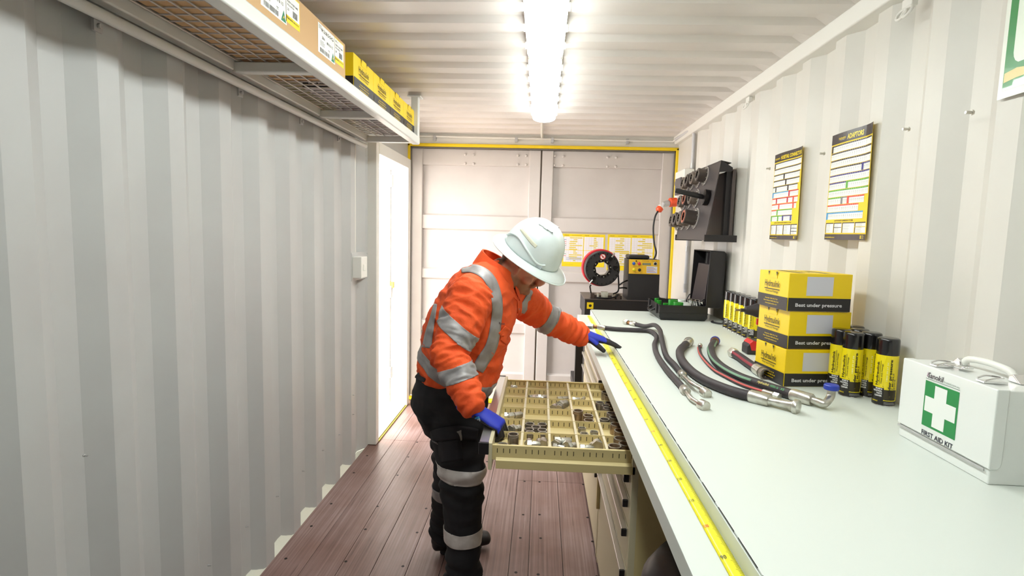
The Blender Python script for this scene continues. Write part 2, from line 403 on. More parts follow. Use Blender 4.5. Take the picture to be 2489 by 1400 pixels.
# ================================================================ overhead mesh shelf on the left
M_shelf = mat('white_shelf_paint', (216, 217, 214), .32)
M_wire = mat('white_wire', (190, 184, 180), .4)
sh = thing('wire_shelf', 'long white overhead steel shelf with a wire mesh deck along the left wall', 'shelf', (-.99, 1.5, 2.1))
KS = .9618   # shelf dimensions below were read off at a scale 1/KS
X0, X1, YE, ZS = -1.148, -.78, 3.598, 2.076
B().box(X1-.05, X1, -.9, YE, ZS, ZS+.05).make('front_rail', M_shelf, sh, bevel=.008)
B().box(X0, X0+.04, -.9, YE-.02, ZS+.01, ZS+.055).make('back_rail', M_shelf, sh, bevel=.006)
b = B(); b.tube([(X0+.018, -.9, ZS-.018), (X0+.018, YE-.03, ZS-.018)], .016, 10); b.make('wall_pipe', M_shelf, sh, smooth=60)
for y in (2.11*KS, 2.925*KS, YE-.045, 1.25, .5): B().box(X0+.03, X1-.045, y-.02, y+.02, ZS+.004, ZS+.042).make('cross_bar', M_shelf, sh, bevel=.006)
for y in (YE-.025, .3):
    B().box(X1-.048, X1-.002, y-.024, y+.024, ZS+.04, 2.374).make('hanger_post', M_shelf, sh, bevel=.005)
    B().box(X1-.07, X1+.015, y-.04, y+.04, 2.364, 2.372).make('mounting_plate', M_shelf, sh, bevel=.002)
for i in range(6):
    x = X0+.05+(X1-.06-X0-.05)*i/5; B().tube([(x, -.85, ZS+.045), (x, YE-.03, ZS+.045)], .0029, 6).make('mesh_wire', M_wire, sh)
y = .55; k = 0
while y < YE-.05:
    B().tube([(X0+.02, y, ZS+.049), (X1-.02, y, ZS+.049)], .0029, 6).make('mesh_wire', M_wire, sh); y += .05
for y in (1.43, 2.11, 2.65, 3.14):
    b = B(); b.obox((X0+.004, y, ZS-.045), (.008, .03, .03)); b.cyl((X0+.008, y, ZS-.045), (X0+.016, y, ZS-.045), .007); b.make('pipe_clip', M_galv, sh, bevel=.001)

# ---------------------------------------------------------------- cartons
YEL, BLK, GRY, WHT, INK = (240, 205, 8), (34, 31, 33), (98, 92, 98), (222, 222, 228), (40, 34, 12)
M_card = mat('brown_cardboard', (196, 160, 116), .75, bump=(80, .15))
M_ycard = mat('yellow_carton', YEL, .42, bump=(120, .08))
def logo(P, u, v, h, w=None, al='c', under=True):
    P.text('Hydraulink', u, v, h, INK, 2, al, w, .008)
    ww = w or h*4.4; x0 = u-ww/2 if al == 'c' else u
    if under: P.rect(x0-.01*ww, v-h*.42, x0+ww*1.01, v-h*.3, INK, 2); P.text('Hose and Fittings', x0+ww*.08, v-h*.85, h*.3, INK, 2, 'l', ww*.84)
def carton(label, group, o, ux, vy, L, D, H, far=True):
    """yellow and black carton; the logo end runs along ux (length L), depth vy (length D)"""
    o, ux, vy = V(o), V(ux).normalized(), V(vy).normalized(); up = V((0, 0, 1))
    t = thing('carton', label, 'box', o+ux*L/2+vy*D/2, group)
    fn = lambda x, y, z: o+ux*x+vy*y+up*z
    b = B(); b.add([fn(x, y, z) for z in (.0, H) for y in (0, D) for x in (0, L)], [(0, 2, 3, 1), (4, 5, 7, 6), (0, 1, 5, 4), (2, 6, 7, 3), (0, 4, 6, 2), (1, 3, 7, 5)])
    b.make('carton_body', M_ycard, t, bevel=.002)
    b = B(); b.add([fn(x, y, z) for z in (-.0012, -.0004) for y in (.004, D-.004) for x in (.004, L/2-.001)], [(0, 2, 3, 1), (4, 5, 7, 6), (0, 1, 5, 4), (2, 6, 7, 3), (0, 4, 6, 2), (1, 3, 7, 5)]); b.add([fn(x, y, z) for z in (-.0012, -.0004) for y in (.004, D-.004) for x in (L/2+.001, L-.004)], [(0, 2, 3, 1), (4, 5, 7, 6), (0, 1, 5, 4), (2, 6, 7, 3), (0, 4, 6, 2), (1, 3, 7, 5)])
    b.make('bottom_flap', mat('grey_carton_inside', (196, 190, 194), .7), t)
    # tuck flap on the logo end and the lid lip
    b = B(); b.add([fn(x, y, z) for z in (H*.82, H+.0016) for y in (-.0016, .0) for x in (L*.36, L*.62)], [(0, 2, 3, 1), (4, 5, 7, 6), (0, 1, 5, 4), (2, 6, 7, 3), (0, 4, 6, 2), (1, 3, 7, 5)])
    b.make('tuck_flap', M_ycard, t)
    P = Print(); hb = H*.355
    P.rect(0.001, 0.001, L-.001, hb, BLK); logo(P, L*.48, H*.58, H*.18, L*.50)
    for i, s in enumerate(('Australia 1800 39 27 34', 'New Zealand 0800 80 60 60', 'www.hydraulink.com')): P.text(s, L*.48, hb*(.66-.2*i), hb*.1, YEL, 2, 'c', L*(.42, .5, .4)[i])
    for u in (L*.355, L*.62): P.poly([(u-.006, H*.999), (u+.006, H*.999), (u+.002, H*.93), (u, H*.88), (u-.002, H*.93)], (25, 20, 5), 3)
    P.build('printed_end', plane(fn(0, -.0016, 0), ux, up), t)
    # the long side at the near end, seen edge-on to the logo end
    P = Print(); P.rect(.001, .001, D-.001, hb, BLK)
    P.rect(D*.28, H*.42, D*.70, H*.92, (206, 205, 214), 1)
    P.text('Best under pressure', D*.12, hb*.36, hb*.26, (215, 213, 216), 2, 'l', D*.74, .025)
    if far: P.build('printed_side', lambda u, v: (fn(L, 0, 0)+vy*u+up*v, ux), t)
    else: P.build('printed_side', lambda u, v: (fn(0, D, 0)-vy*u+up*v, -ux), t)
    P = Print(); P.rect(L*.15, D*.2, L*.9, D*.3, INK); P.rect(L*.2, D*.62, L*.9, D*.72, INK); P.text('Hydraulink', L*.2, D*.4, D*.12, INK, 1, 'l', L*.6)
    P.build('printed_top', plane(fn(0, 0, H), ux, vy), t)
    return t
ZB2 = ZS+.052
ys = [(2.419, 2.703), (2.707, 2.991), (2.994, 3.285), (3.288, 3.568)]
nm = ['yellow carton on the overhead shelf, nearest of the four and beside the brown box', 'second yellow carton on the overhead shelf counted from the brown box',
      'third yellow carton on the overhead shelf counted from the brown box', 'yellow carton at the far end of the overhead shelf beside the end post']
for (a, c), l in zip(ys, nm): carton(l, 'yellow cartons on the overhead shelf', (-.809, a, ZB2+.0015), (0, 1, 0), (-1, 0, 0), c-a, .226, .152, far=False)
# brown hose boxes
def brown(label, y0, y1, lab):
    t = thing('cardboard_box', label, 'box', (-.95, (y0+y1)/2, ZB2), 'brown cardboard boxes on the overhead shelf')
    B().box(-1.095, -.808, y0, y1, ZB2, ZB2+.152).make('box_body', M_card, t, bevel=.003)
    B().box(-1.093, -.810, y0+.01, y1-.42, ZB2-.0015, ZB2+.001).make('bottom_flap', M_card, t)
    for y in lab:
        P = Print(); w = .17; P.rect(0, 0, w, .108, (243, 245, 242)); P.text('R2850G', w*.2, .084, .012, INK, 1, 'l', w*.7); P.text('20m', w*.22, .058, .011, INK, 1)
        P.text('8018 & 1/2', w*.5, .052, .010, INK, 1, 'l', w*.36); P.micro(.006, .088, .04, .104, 3, (90, 90, 90), 1); P.micro(.02, .03, w*.4, .05, 4, (120, 120, 120), 1)
        for i in range(26): P.rect(.018+i*.0036, .006, .018+i*.0036+random.choice((.001, .0018, .0026)), .022, (40, 40, 40), 1)
        P.text('TT', w*.58, .026, .009, INK, 1)
        P.poly([(w-.04, .004), (w-.004, .004), (w-.022, .04)], (18, 122, 88), 1); P.poly([(w-.03, .01), (w-.02, .024), (w-.012, .012), (w-.02, .018)], (236, 190, 40), 2)
        P.build('shipping_label', lambda u, v, y=y: (V((-.8078, y+u*KS, ZB2+.036+v*KS)), V((1, 0, 0))), t)
        P = Print(); w = .105; P.rect(0, 0, w, .108, (240, 214, 30)); P.rect(.002, .026, w-.004, .104, (244, 245, 242), 1); P.text('NO. 9', .01, .09, .008, INK, 2); P.text('R2850 HOSE 30M2', .01, .074, .007, INK, 2, 'l', .08)
        P.text('ROLL/CARTON', .01, .062, .006, INK, 2, 'l', .05); P.text('20', .01, .044, .009, INK, 2); P.text('Hydraulink', .006, .014, .008, INK, 2, 'l', .045); P.text('1800 39 27 34', .055, .014, .006, INK, 2, 'l', .04)
        for i in range(10): P.rect(.05+i*.0036, .032, .05+i*.0036+.002, .056, (60, 60, 60), 2)
        P.build('stock_label', lambda u, v, y=y: (V((-.8078, y+(.165+u)*KS, ZB2+.048+v*.9*KS)), V((1, 0, 0))), t)
brown('brown cardboard box on the overhead shelf with two white and yellow labels', 1.35, 2.318, (2.037, 1.625))
brown('brown cardboard box on the overhead shelf nearest the camera, seen through the wire mesh', .35, 1.335, ())

# ================================================================ bench
ZB = 1.02; ZL = .983
M_bench = mat('pale_bench_laminate', (212, 218, 212), .38, bump=(200, .03), spec=.4)
bn = thing('workbench', 'long pale laminate workbench against the right wall with a lowered front ledge', 'workbench', (.72, 1.4, .94))
YF = 3.754
B().box(.3752, 1.166, -.9, YF, ZB-.03, ZB).make('bench_top', M_bench, bn, bevel=.002)
b = B(); b.prism([(.286, ZL-.001), (.372, ZL-.001), (.372, ZB-.003), (.3745, ZB-.003), (.3745, ZL-.012), (.300, ZL-.012), (.300, ZL-.045), (.286, ZL-.045)], lambda x, z, y: V((x, y, z)), -.9, YF)
b.make('front_ledge', M_bench, bn, bevel=.0015)
b = B(); y = .3
while y < YF-.05:
    b.box(.3742, .3750, y, y+.085, ZB-.001, ZB+.0004); y += .105
b.make('seam_slot', M_dark, bn, kind='stuff')
B().box(.378, 1.166, -.9, YF-.01, ZB-.062, ZB-.03).make('bench_frame', mat('bench_underframe', (150, 140, 110), .5), bn)
B().box(.34, 1.16, .90, .918, 0, ZB-.064).make('shade_panel', mat('dark_shade_panel', (70, 60, 44), .6), bn)  # unseen panel added to keep light out from under the bench
B().box(1.145, 1.160, .92, 1.61, .0, ZB-.064).make('back_panel', mat('dark_shade_panel', (70, 60, 44), .6), bn)
for y in (.35,): B().box(.40, .44, y-.02, y+.02, 0, ZB-.06).make('bench_leg', mat('bench_underframe', (150, 140, 110), .5), bn, bevel=.003)
# tape measure stuck on the ledge
TAPE = (232, 222, 40)
t = thing('measuring_tape', 'yellow measuring tape laid along the bench front ledge', 'tape', (.357, 1.8, ZL))
M_tape = mat('yellow_tape', TAPE, .3)
def tpx(y): return .345+(y-1.1)*.0008
b = B(); n = 30
vs = []
for i in range(n+1):
    y = .25+(3.70-.25)*i/n; x = tpx(y); vs.append([V((x+.026*q, y, ZL+.0008+.003*math.sin(PI*q))) for q in (0, .25, .5, .75, 1)])
b.add([p for r in vs for p in r], [(i*5+j, i*5+j+1, i*5+j+6, i*5+j+5) for i in range(n) for j in range(4)]); b.make('tape_blade', M_tape, t, smooth=80, solid=.0004)
P = Print(); i = 0; y = .55
tfn = lambda u, v: (V((tpx(v)+.026*u, v, ZL+.0012+.003*math.sin(PI*min(1, max(0, u))))), V((0, 0, 1)))
while y < 3.0:
    i += 1; P.rect(.66 if i % 5 else .55, y, .98, y+.0008, (60, 60, 30)); y += .005 if y < 1.6 else .01
for c in range(60, 300, 10): P.text(str(c), .22, c/100, .011, (200, 40, 30) if c % 50 == 0 else (50, 50, 30), 1, 'c', .36)
P.build('tape_scale', tfn, t)

# ================================================================ drawer cabinets
M_beige = mat('beige_cabinet_paint', (208, 190, 138), .42, bump=(150, .05))
M_beigew = mat('cream_cabinet_paint', (206, 196, 164), .4)
M_alu = mat('satin_aluminium', (222, 218, 214), .28, .85)
XF = .32
def cabinet(label, y0, y1, fronts, z1=.955, open_=None):
    t = thing('drawer_cabinet', label, 'cabinet', ((XF+.92)/2, (y0+y1)/2, 0), 'drawer cabinets under the bench')
    b = B(); b.box(XF+.02, .92, y0, y0+.012, .05, z1); b.make('side_panel', M_beige, t, bevel=.001)
    B().box(XF+.02, .92, y1-.012, y1, .05, z1).make('side_panel', M_beige, t, bevel=.001)
    B().box(.90, .92, y0+.012, y1-.012, .05, z1).make('back_panel', M_beige, t)
    B().box(XF+.02, .92, y0+.012, y1-.012, z1-.012, z1).make('top_panel', M_beige, t)
    B().box(XF+.02, .90, y0+.012, y1-.012, .05, .062).make('bottom_panel', M_beige, t)
    B().box(XF+.045, .91, y0+.002, y1-.002, 0, .05).make('plinth', M_grey, t, bevel=.001)
    for a in (y0, y1-.022): B().box(XF, XF+.022, a, a+.022, .05, z1).make('corner_post', M_beigew, t, bevel=.002)
    for (a, c) in fronts:
        d = B().box(XF, XF+.015, y0+.024, y1-.024, a+.003, c-.003).make('drawer_front', M_beigew, t, bevel=.002)
        b = B(); b.prism([(XF-.018, c-.006), (XF, c-.006), (XF, c-.032), (XF-.005, c-.032), (XF-.010, c-.020), (XF-.018, c-.016)], lambda x, z, y: V((x, y, z)), y0+.03, y1-.03)
        b.make('drawer_handle', M_alu, d, bevel=.001)
        for yy in (y0+.024, y1-.033): B().box(XF-.0195, XF-.003, yy, yy+.008, c-.029, c-.005).make('handle_end_cap', M_black, d, bevel=.002)
    return t
cn = cabinet('near beige drawer cabinet under the bench with its top drawer pulled out', 1.62, 2.40, [(.72, .80), (.625, .72), (.49, .625), (.07, .49)])
B().box(XF-.014, XF, 2.366, 2.392, .31, .50).make('latch_bar', M_beige, cn, bevel=.002)
B().box(.72, .90, 1.6185, 1.6202, .60, .75).make('rating_plate', mat('blue_grey_plate', (84, 92, 104), .5), cn)
cf = cabinet('far beige drawer cabinet under the bench behind the open drawer', 2.42, 3.47, [(.88, .945), (.80, .88), (.72, .80), (.60, .72), (.45, .60), (.07, .45)])
# the open drawer
DY0, DY1, DZ, DX0, DX1 = 1.634, 2.405, .875, -.106, .34
dr = thing('open_drawer', 'pulled-out beige drawer divided into thirty compartments of fittings', 'drawer', ((DX0+DX1)/2, (DY0+DY1)/2, .805))
b = B(); b.box(DX0, DX1+.3, DY0+.004, DY1-.004, .842, .846); b.make('drawer_bottom', M_beige, dr)
for y in (DY0, DY1-.004):
    s = 1 if y == DY0 else -1
    b = B(); b.prism([(y, .875), (y+s*.010, .875), (y+s*.010, .872), (y+s*.003, .872), (y+s*.003, .828), (y, .828)] if s > 0 else [(y+.004, .875), (y-.006, .875), (y-.006, .872), (y+.001, .872), (y+.001, .828), (y+.004, .828)], lambda yy, z, x: V((x, yy, z)), DX0, DX1)
    sw = b.make('drawer_side', M_beige, dr, bevel=.0008)
b = B(); b.prism([(DY0-.014, .832), (DY0-.001, .838), (DY0-.001, .808), (DY0-.014, .806)], lambda yy, z, x: V((x, yy, z)), DX0+.012, DX1-.01); b.make('runner', M_beige, dr, bevel=.001)
b = B(); b.box(DX0-.012, DX0, DY0-.012, DY1+.012, .80, .885); b.make('drawer_front', M_beigew, dr, bevel=.0015)
df = [(DX0-.040, .884), (DX0-.011, .884), (DX0-.011, .850), (DX0-.018, .850), (DX0-.024, .868), (DX0-.040, .872)]
b = B(); b.prism(df, lambda x, z, y: V((x, y, z)), DY0-.004, DY1+.012); hd = b.make('drawer_handle', M_alu, dr, bevel=.001)
for yy in (DY0-.014, DY1+.012): B().box(DX0-.042, DX0-.010, yy, yy+.010, .848, .886).make('handle_end_cap', M_black, dr, bevel=.002)
M_slot = mat('slot_shadow', (60, 50, 30), .8)
RX = [DX0+(DX1-.005-DX0)*i/5 for i in range(6)]; RY = [DY0+(DY1-DY0)*i/6 for i in range(7)]
def slots(b, x0, x1, y, z0, z1, n=4):
    for i in range(n):
        x = x0+(x1-x0)*(i+.8)/(n+.6); b.box(x-.0012, x+.0012, y-.0016, y+.0016, z0, z1)
for j, y in enumerate(RY[1:-1]):
    d = B().box(DX0+.001, DX1, y-.001, y+.001, .846, .873).make('divider', M_beige, dr)
    b = B()
    for i in range(5): slots(b, RX[i], RX[i+1], y, .852, .866)
    b.make('slot', M_slot, d, kind='stuff')
b = B()
for i in range(5): slots(b, RX[i], RX[i+1], DY0+.0015, .851, .865)
b.make('slot', M_slot, dr, kind='stuff')
b = B()
for i in range(5): slots(b, RX[i], RX[i+1], DY1-.0015, .851, .865)
b.make('slot', M_slot, dr, kind='stuff')
M_div = mat('cream_divider', (212, 200, 172), .4)
for i in range(1, 5):
    for j in range(6):
        b = B(); b.add([(RX[i]-.0012, RY[j]+.002, .846), (RX[i]+.0012, RY[j]+.002, .846), (RX[i]+.0012, RY[j+1]-.002, .846), (RX[i]-.0012, RY[j+1]-.002, .846),
                        (RX[i]-.004, RY[j]+.002, .872), (RX[i]+.004, RY[j]+.002, .872), (RX[i]+.004, RY[j+1]-.002, .872), (RX[i]-.004, RY[j+1]-.002, .872)],
                       [(0, 3, 2, 1), (4, 5, 6, 7), (0, 1, 5, 4), (1, 2, 6, 5), (2, 3, 7, 6), (3, 0, 4, 7)]); b.make('partition', M_div, dr)

# fittings lying in the drawer compartments
ROWN = ['nearest', 'second', 'third', 'fourth', 'fifth', 'farthest']; COLN = ['leftmost', 'second', 'middle', 'fourth', 'rightmost']
def where(c, r): return '%s row, %s column of the open drawer' % (ROWN[r], COLN[c])
Z0 = .8462
M_bronze = mat('brown_steel', (168, 146, 122), .3, .7, var=(40, (128, 108, 88), .4, .7))
def ferrule(r, h, m):
    b = B(); q = .78*r; b.lathe([(q, 0), (r*.96, 0), (r, h*.04), (r, h*.80), (r*.94, h*.82), (r*.94, h*.86), (r, h*.9), (r*.98, h), (q, h), (q*.96, h*.9)], n=20, closed=True)
    o = b.make('ferrule', m, smooth=35); return o
PROT = {}
def put_set(c, r, pts, rad, h, kind, lab):
    ys_ = sorted({round(p[1], 1) for p in pts}); n = len(ys_)
    nm = {1: [''], 2: ['front', 'back'], 3: ['front', 'middle', 'back'], 4: ['front', 'second-row', 'third-row', 'back'], 5: ['front', 'second-row', 'third-row', 'fourth-row', 'back']}[n]
    for p in pts:
        row = [q for q in pts if round(q[1], 1) == round(p[1], 1)]
        s = nm[ys_.index(round(p[1], 1))]+(' left' if len(row) > 1 and p[0] < sum(q[0] for q in row)/len(row) else ' right' if len(row) > 1 else '')
        put_ferrule(c, r, p[0], p[1], rad, p[2] if len(p) > 2 else h, kind, (s+' '+lab).strip())
def put_ferrule(c, r, fx, fy, rad, h, kind, lab):
    x = RX[c]+(RX[c+1]-RX[c])*fx; y = RY[r]+(RY[r+1]-RY[r])*fy
    k = (round(rad, 4), round(h, 4), kind)
    h = h*.86; rad = rad*1.14
    m = {'b': M_bronze, 's': M_zinc, 'd': M_steel}[kind]
    if k in PROT:
        o = PROT[k].copy(); COL.objects.link(o)
    else: o = ferrule(rad, h, m); PROT[k] = o
    o.location = (x, y, Z0)
    rk = ('rim',)+k
    if rk not in PROT:
        rm = B().lathe([(rad*.80, h-.0006), (rad*.99, h-.0006), (rad*.97, h+.0008), (rad*.82, h+.0008)], n=20, closed=True).make('bright_rim', M_zinc, smooth=40); PROT[rk] = rm.data; bpy.data.objects.remove(rm)
    rm = bpy.data.objects.new('bright_rim', PROT[rk]); COL.objects.link(rm); rm.parent = o; rm.location = (0, 0, h-.0006)
    tag(o, lab+', '+where(c, r), 'fitting', 'loose fittings in the open drawer')
put_set(4, 4, [(.72, .78), (.80, .38)], .016, .040, 'd', 'dark steel ferrule')
put_set(4, 3, [(.28, .70), (.70, .72), (.50, .42), (.52, .16)], .0145, .036, 'd', 'dark steel ferrule')
put_set(4, 2, [(.62, .78), (.66, .42), (.25, .22)], .0155, .034, 'd', 'dark steel ferrule')
put_set(4, 1, [(.62, .74), (.68, .26)], .0185, .040, 'b', 'wide brown steel ferrule')
put_set(4, 0, [(.58, .78), (.68, .44), (.28, .26)], .0185, .036, 'b', 'brown steel ferrule')
put_set(3, 2, [(.22, .66, .044), (.62, .48, .034), (.62, .2, .028)], .0165, .04, 'b', 'brown steel ferrule with bright rim')
put_set(3, 1, [(.30, .74), (.34, .34), (.74, .50), (.74, .16)], .0125, .018, 's', 'bright zinc ring')
put_set(1, 1, [(.25, .78), (.74, .78), (.5, .55), (.24, .34), (.74, .34), (.28, .1), (.76, .1)], .0145, .024, 'd', 'dark steel ferrule')
put_ferrule(0, 0, .68, .62, .0155, .042, 'd', 'tall dark steel ferrule')
put_set(0, 0, [(.34, .34), (.74, .24)], .0145, .018, 's', 'bright zinc ring')
put_ferrule(2, 1, .82, .2, .011, .014, 'd', 'small single steel ring')
def fit(c, r, fx, fy, L, rad, ang, lab, hexr=None):
    L, rad = L*1.3, rad*1.45; fy = .30+fy*.62; x = RX[c]+(RX[c+1]-RX[c])*(.12+fx*.76); y = RY[r]+(RY[r+1]-RY[r])*fy
    t = thing('hose_fitting', lab+', '+where(c, r), 'fitting', (x, y, Z0), 'loose fittings in the open drawer')
    d = rotz(ang) @ V((1, 0, 0)); h = hexr or rad*1.25; p = V((x, y, Z0+h))
    B().lathe([(h, 0), (h, L*.34)], p-d*L/2, d, 6).make('hex_nut', M_zinc, t, bevel=.0006)
    B().lathe([(rad*.7, L*.34), (rad*.7, L*.4), (rad, L*.42), (rad, L*.9), (rad*.8, L)], p-d*L/2, d, 12).make('tail', M_zinc, t, smooth=35)
for a in ((0, 5, .3, .35, .022, .006, .2, 'small zinc fitting'), (1, 4, .3, .35, .034, .006, .5, 'zinc fitting'), (1, 4, .55, .25, .04, .006, -.2, 'long zinc fitting'), (1, 4, .85, .25, .03, .007, .1, 'short zinc fitting'),
          (2, 4, .8, .25, .04, .006, .3, 'dull steel fitting'), (3, 4, .25, .2, .024, .006, 0, 'zinc fitting'), (3, 4, .72, .45, .026, .005, 1.3, 'thin steel stub fitting'),
          (2, 3, .2, .25, .022, .008, 1.2, 'zinc cap fitting'), (2, 3, .5, .25, .026, .008, 1.4, 'zinc nut fitting'), (2, 3, .72, .5, .034, .011, .9, 'large zinc elbow fitting'),
          (0, 2, .3, .3, .024, .008, .1, 'zinc cap fitting'), (0, 2, .66, .4, .045, .008, .5, 'bright zinc fitting'),
          (0, 1, .1, .3, .02, .004, -.8, 'tiny zinc fitting'), (0, 1, .35, .3, .022, .007, .3, 'short zinc fitting'), (0, 1, .6, .3, .02, .008, 1.1, 'rounded zinc fitting'), (0, 1, .85, .3, .024, .008, .7, 'zinc nipple fitting'),
          (1, 0, .18, .35, .022, .008, 1.5, 'zinc nut fitting'), (1, 0, .42, .2, .032, .008, 0, 'zinc union fitting'), (1, 0, .66, .4, .026, .008, 1.5, 'dull zinc fitting'), (1, 0, .86, .4, .03, .009, 1.5, 'ribbed zinc fitting'),
          (2, 0, .25, .45, .03, .009, 1.1, 'dull zinc fitting'), (2, 0, .48, .5, .042, .010, .1, 'large bright zinc fitting'), (2, 0, .7, .35, .03, .009, 1.4, 'zinc elbow fitting'), (2, 0, .9, .2, .024, .008, .6, 'zinc nipple fitting'), (2, 0, .3, .15, .03, .006, -.4, 'thin zinc fitting'),
          (3, 0, .28, .15, .034, .007, 0, 'zinc union fitting'), (3, 0, .55, .3, .02, .008, 1.4, 'dull zinc nipple fitting'), (3, 0, .78, .3, .026, .011, 1.5, 'dark zinc nut fitting')):
    fit(*a)
# ================================================================ on the bench
# three yellow cartons
R = rotz(math.atan2(.877-.851, .195))
cu_, cv_ = R @ V((0, -1, 0)), R @ V((1, 0, 0)); cu_ = V((.026, -.195, 0)).normalized(); cv_ = V((cu_.y*-1, cu_.x, 0))
for k, (l, dx, dy, a) in enumerate((('bottom yellow carton of the stack of three on the bench', 0, 0, 0), ('middle yellow carton of the stack of three on the bench', .003, .004, .012), ('top yellow carton of the stack of three on the bench', -.004, .002, -.012))):
    q = rotz(a); carton(l, 'yellow cartons stacked on the bench', (.851+dx, 2.109+dy, ZB+.0005+k*.1315), q @ cu_, q @ cv_, .197, .225, .130)

# spray cans
M_cangl = mat('can_yellow', (236, 216, 20), .25, coat=.4)
M_capb = mat('glossy_black_cap', (20, 18, 20), .22, coat=.5)
M_canb = mat('can_black_print', (30, 26, 26), .3, coat=.3)
def spray_can(r, h, face):
    t = thing('spray_can', 'x', 'can', (0, 0, 0), 'x')
    hb = h*.765
    B().lathe([(r*.9, 0), (r, .003), (r, hb-.004), (r*.97, hb)], n=28).make('can_body', M_cangl, t, smooth=40)
    B().lathe([(r*.93, 0), (r*1.012, .0005), (r*1.012, .004), (r*.99, .0055)], n=28, cap=False).make('base_rim', M_chrome, t, smooth=60)
    B().lathe([(r*.985, hb-.002), (r*.985, h-.008), (r*.95, h-.0025), (r*.85, h), (0, h)], n=28).make('cap', M_capb, t, smooth=50)
    # the print wraps round the body
    cf = lambda u, v: ((lambda a: (V((r*math.cos(a), r*math.sin(a), v)), V((math.cos(a), math.sin(a), 0))))(face+u/r))
    P = Print(); Lc = 2*PI*r
    P.rect(-Lc/2, .004, Lc/2, hb*.115, (30, 26, 26), 0, 30)
    P.rect(-.055, hb*.115, -.004, hb*.36, (32, 28, 26), 0, 10)
    P.rect(-.004, hb*.13, .034, hb*.33, (52, 44, 22), 0, 8)
    P.poly([(-.052, hb*.36), (-.004, hb*.36), (-.008, hb*.40), (-.03, hb*.425), (-.05, hb*.39)], (92, 84, 18), 0)
    P.poly([(-.03, hb*.115), (.034, hb*.115), (.034, hb*.19), (.012, hb*.205), (-.008, hb*.2)], (236, 216, 20), 1)
    for i, s in enumerate(('BRAKE &', 'INDUSTRIAL', 'PARTS', 'CLEANER')): P.text(s, -.008, hb*(.325-.045*i), hb*.03, (240, 240, 240), 2, 'r', (.019, .027, .015, .021)[i], .03)
    P.text('Hydraulink', -.022, hb*.40, .0085, (40, 34, 12), 2, 'l', hb*.46, .02, PI/2); P.rect(-.0185, hb*.40, -.0175, hb*.88, (40, 34, 12), 2); P.text('Hose and Fittings', -.0115, hb*.44, .004, (40, 34, 12), 2, 'l', hb*.38, .01, PI/2)
    P.text('under pressure', .012, hb*.22, .007, (30, 26, 20), 3, 'l', hb*.70, .03, PI/2); P.text('24/7 MOBILE', .0195, hb*.24, .0052, (50, 44, 20), 3, 'l', hb*.42, .01, PI/2)
    P.text('SERVICE', .026, hb*.28, .0052, (50, 44, 20), 3, 'l', hb*.26, .01, PI/2); P.text('1800 39 27 34', .0025, hb*.5, .0038, (250, 246, 170), 2, 'l', hb*.36, .01, PI/2)
    P.rect(.012, hb*.135, .028, hb*.155, (40, 34, 20), 3); P.text('B', .008, hb*.13, .006, (40, 34, 20), 3, 'l', None, .03, PI/2)
    for i in range(3): P.rect(-.002, hb*(.05+.018*i), .034-.004*i, hb*(.054+.018*i), (190, 190, 190), 2, 4)
    P.text('FLAMMABLE', -.04, hb*.085, .004, (225, 200, 20), 2, 'l', .022)
    P.build('printed_wrap', cf, t, rough=.28)
    return t
can0 = spray_can(.031, .212, 0)
def place_can(x, y, lab, grp, extra=0, first=[True]):
    a = math.atan2(CAM.y-y, CAM.x-x)+extra
    if first[0]:
        first[0] = False; can0.location = (x, y, ZB); can0.rotation_euler = (0, 0, a); can0['label'] = lab; can0['group'] = grp
    else: dup(can0, (x, y, ZB), a, lab, grp)
G = 'black-capped yellow spray cans beside the first aid kit'
def base(px, py):
    p = at(px, py, 'z', ZB); d = V((p.x-CAM.x, p.y, 0)).normalized(); return p+d*.031
for x, y, l, e in ((1.054, 1.834, 'front left spray can of the group beside the first aid kit', .1), (1.112, 1.748, 'spray can nearest the first aid kit, in front of the others', .1), (1.049, 1.898, 'leftmost spray can of the near group, against the stacked cartons', .25), (1.116, 1.845, 'spray can standing between the two front cans of the near group', .2),
                   (1.112, 1.9085, 'spray can at the back of the near group, behind the front left can', .3), (1.1335, 1.976, 'rearmost spray can of the near group, between the cartons and the wall', .3)):
    place_can(x, y, l, G, e)
G = 'black-capped yellow spray cans in a row along the wall'
for k, l in enumerate(('farthest spray can of the row along the wall, beside the black case', 'second spray can from the black case in the row along the wall', 'third spray can from the black case in the row along the wall', 'fourth spray can from the black case in the row along the wall', 'fifth spray can from the black case, behind the power tool', 'last spray can of the row along the wall, half hidden by the power tool')):
    place_can(1.103+.002*(k % 2), 3.165-.073*k, l, G, .25)
o = B().box(1.135, 1.16, 3.21, 3.29, ZB+.07, ZB+.16).make('outlet', M_white, bevel=.004); tag(o, 'small white wall outlet behind the farthest spray can', 'outlet')
o = B().tube(spline([(1.14, 3.25, ZB+.07), (1.12, 3.25, ZB+.02), (1.09, 3.27, ZB+.008), (1.06, 3.33, ZB+.006), (1.075, 3.36, ZB+.006)]), .0055, 8).make('black_lead', M_black, smooth=60); tag(o, 'black cord on the bench behind the open case', 'cord')

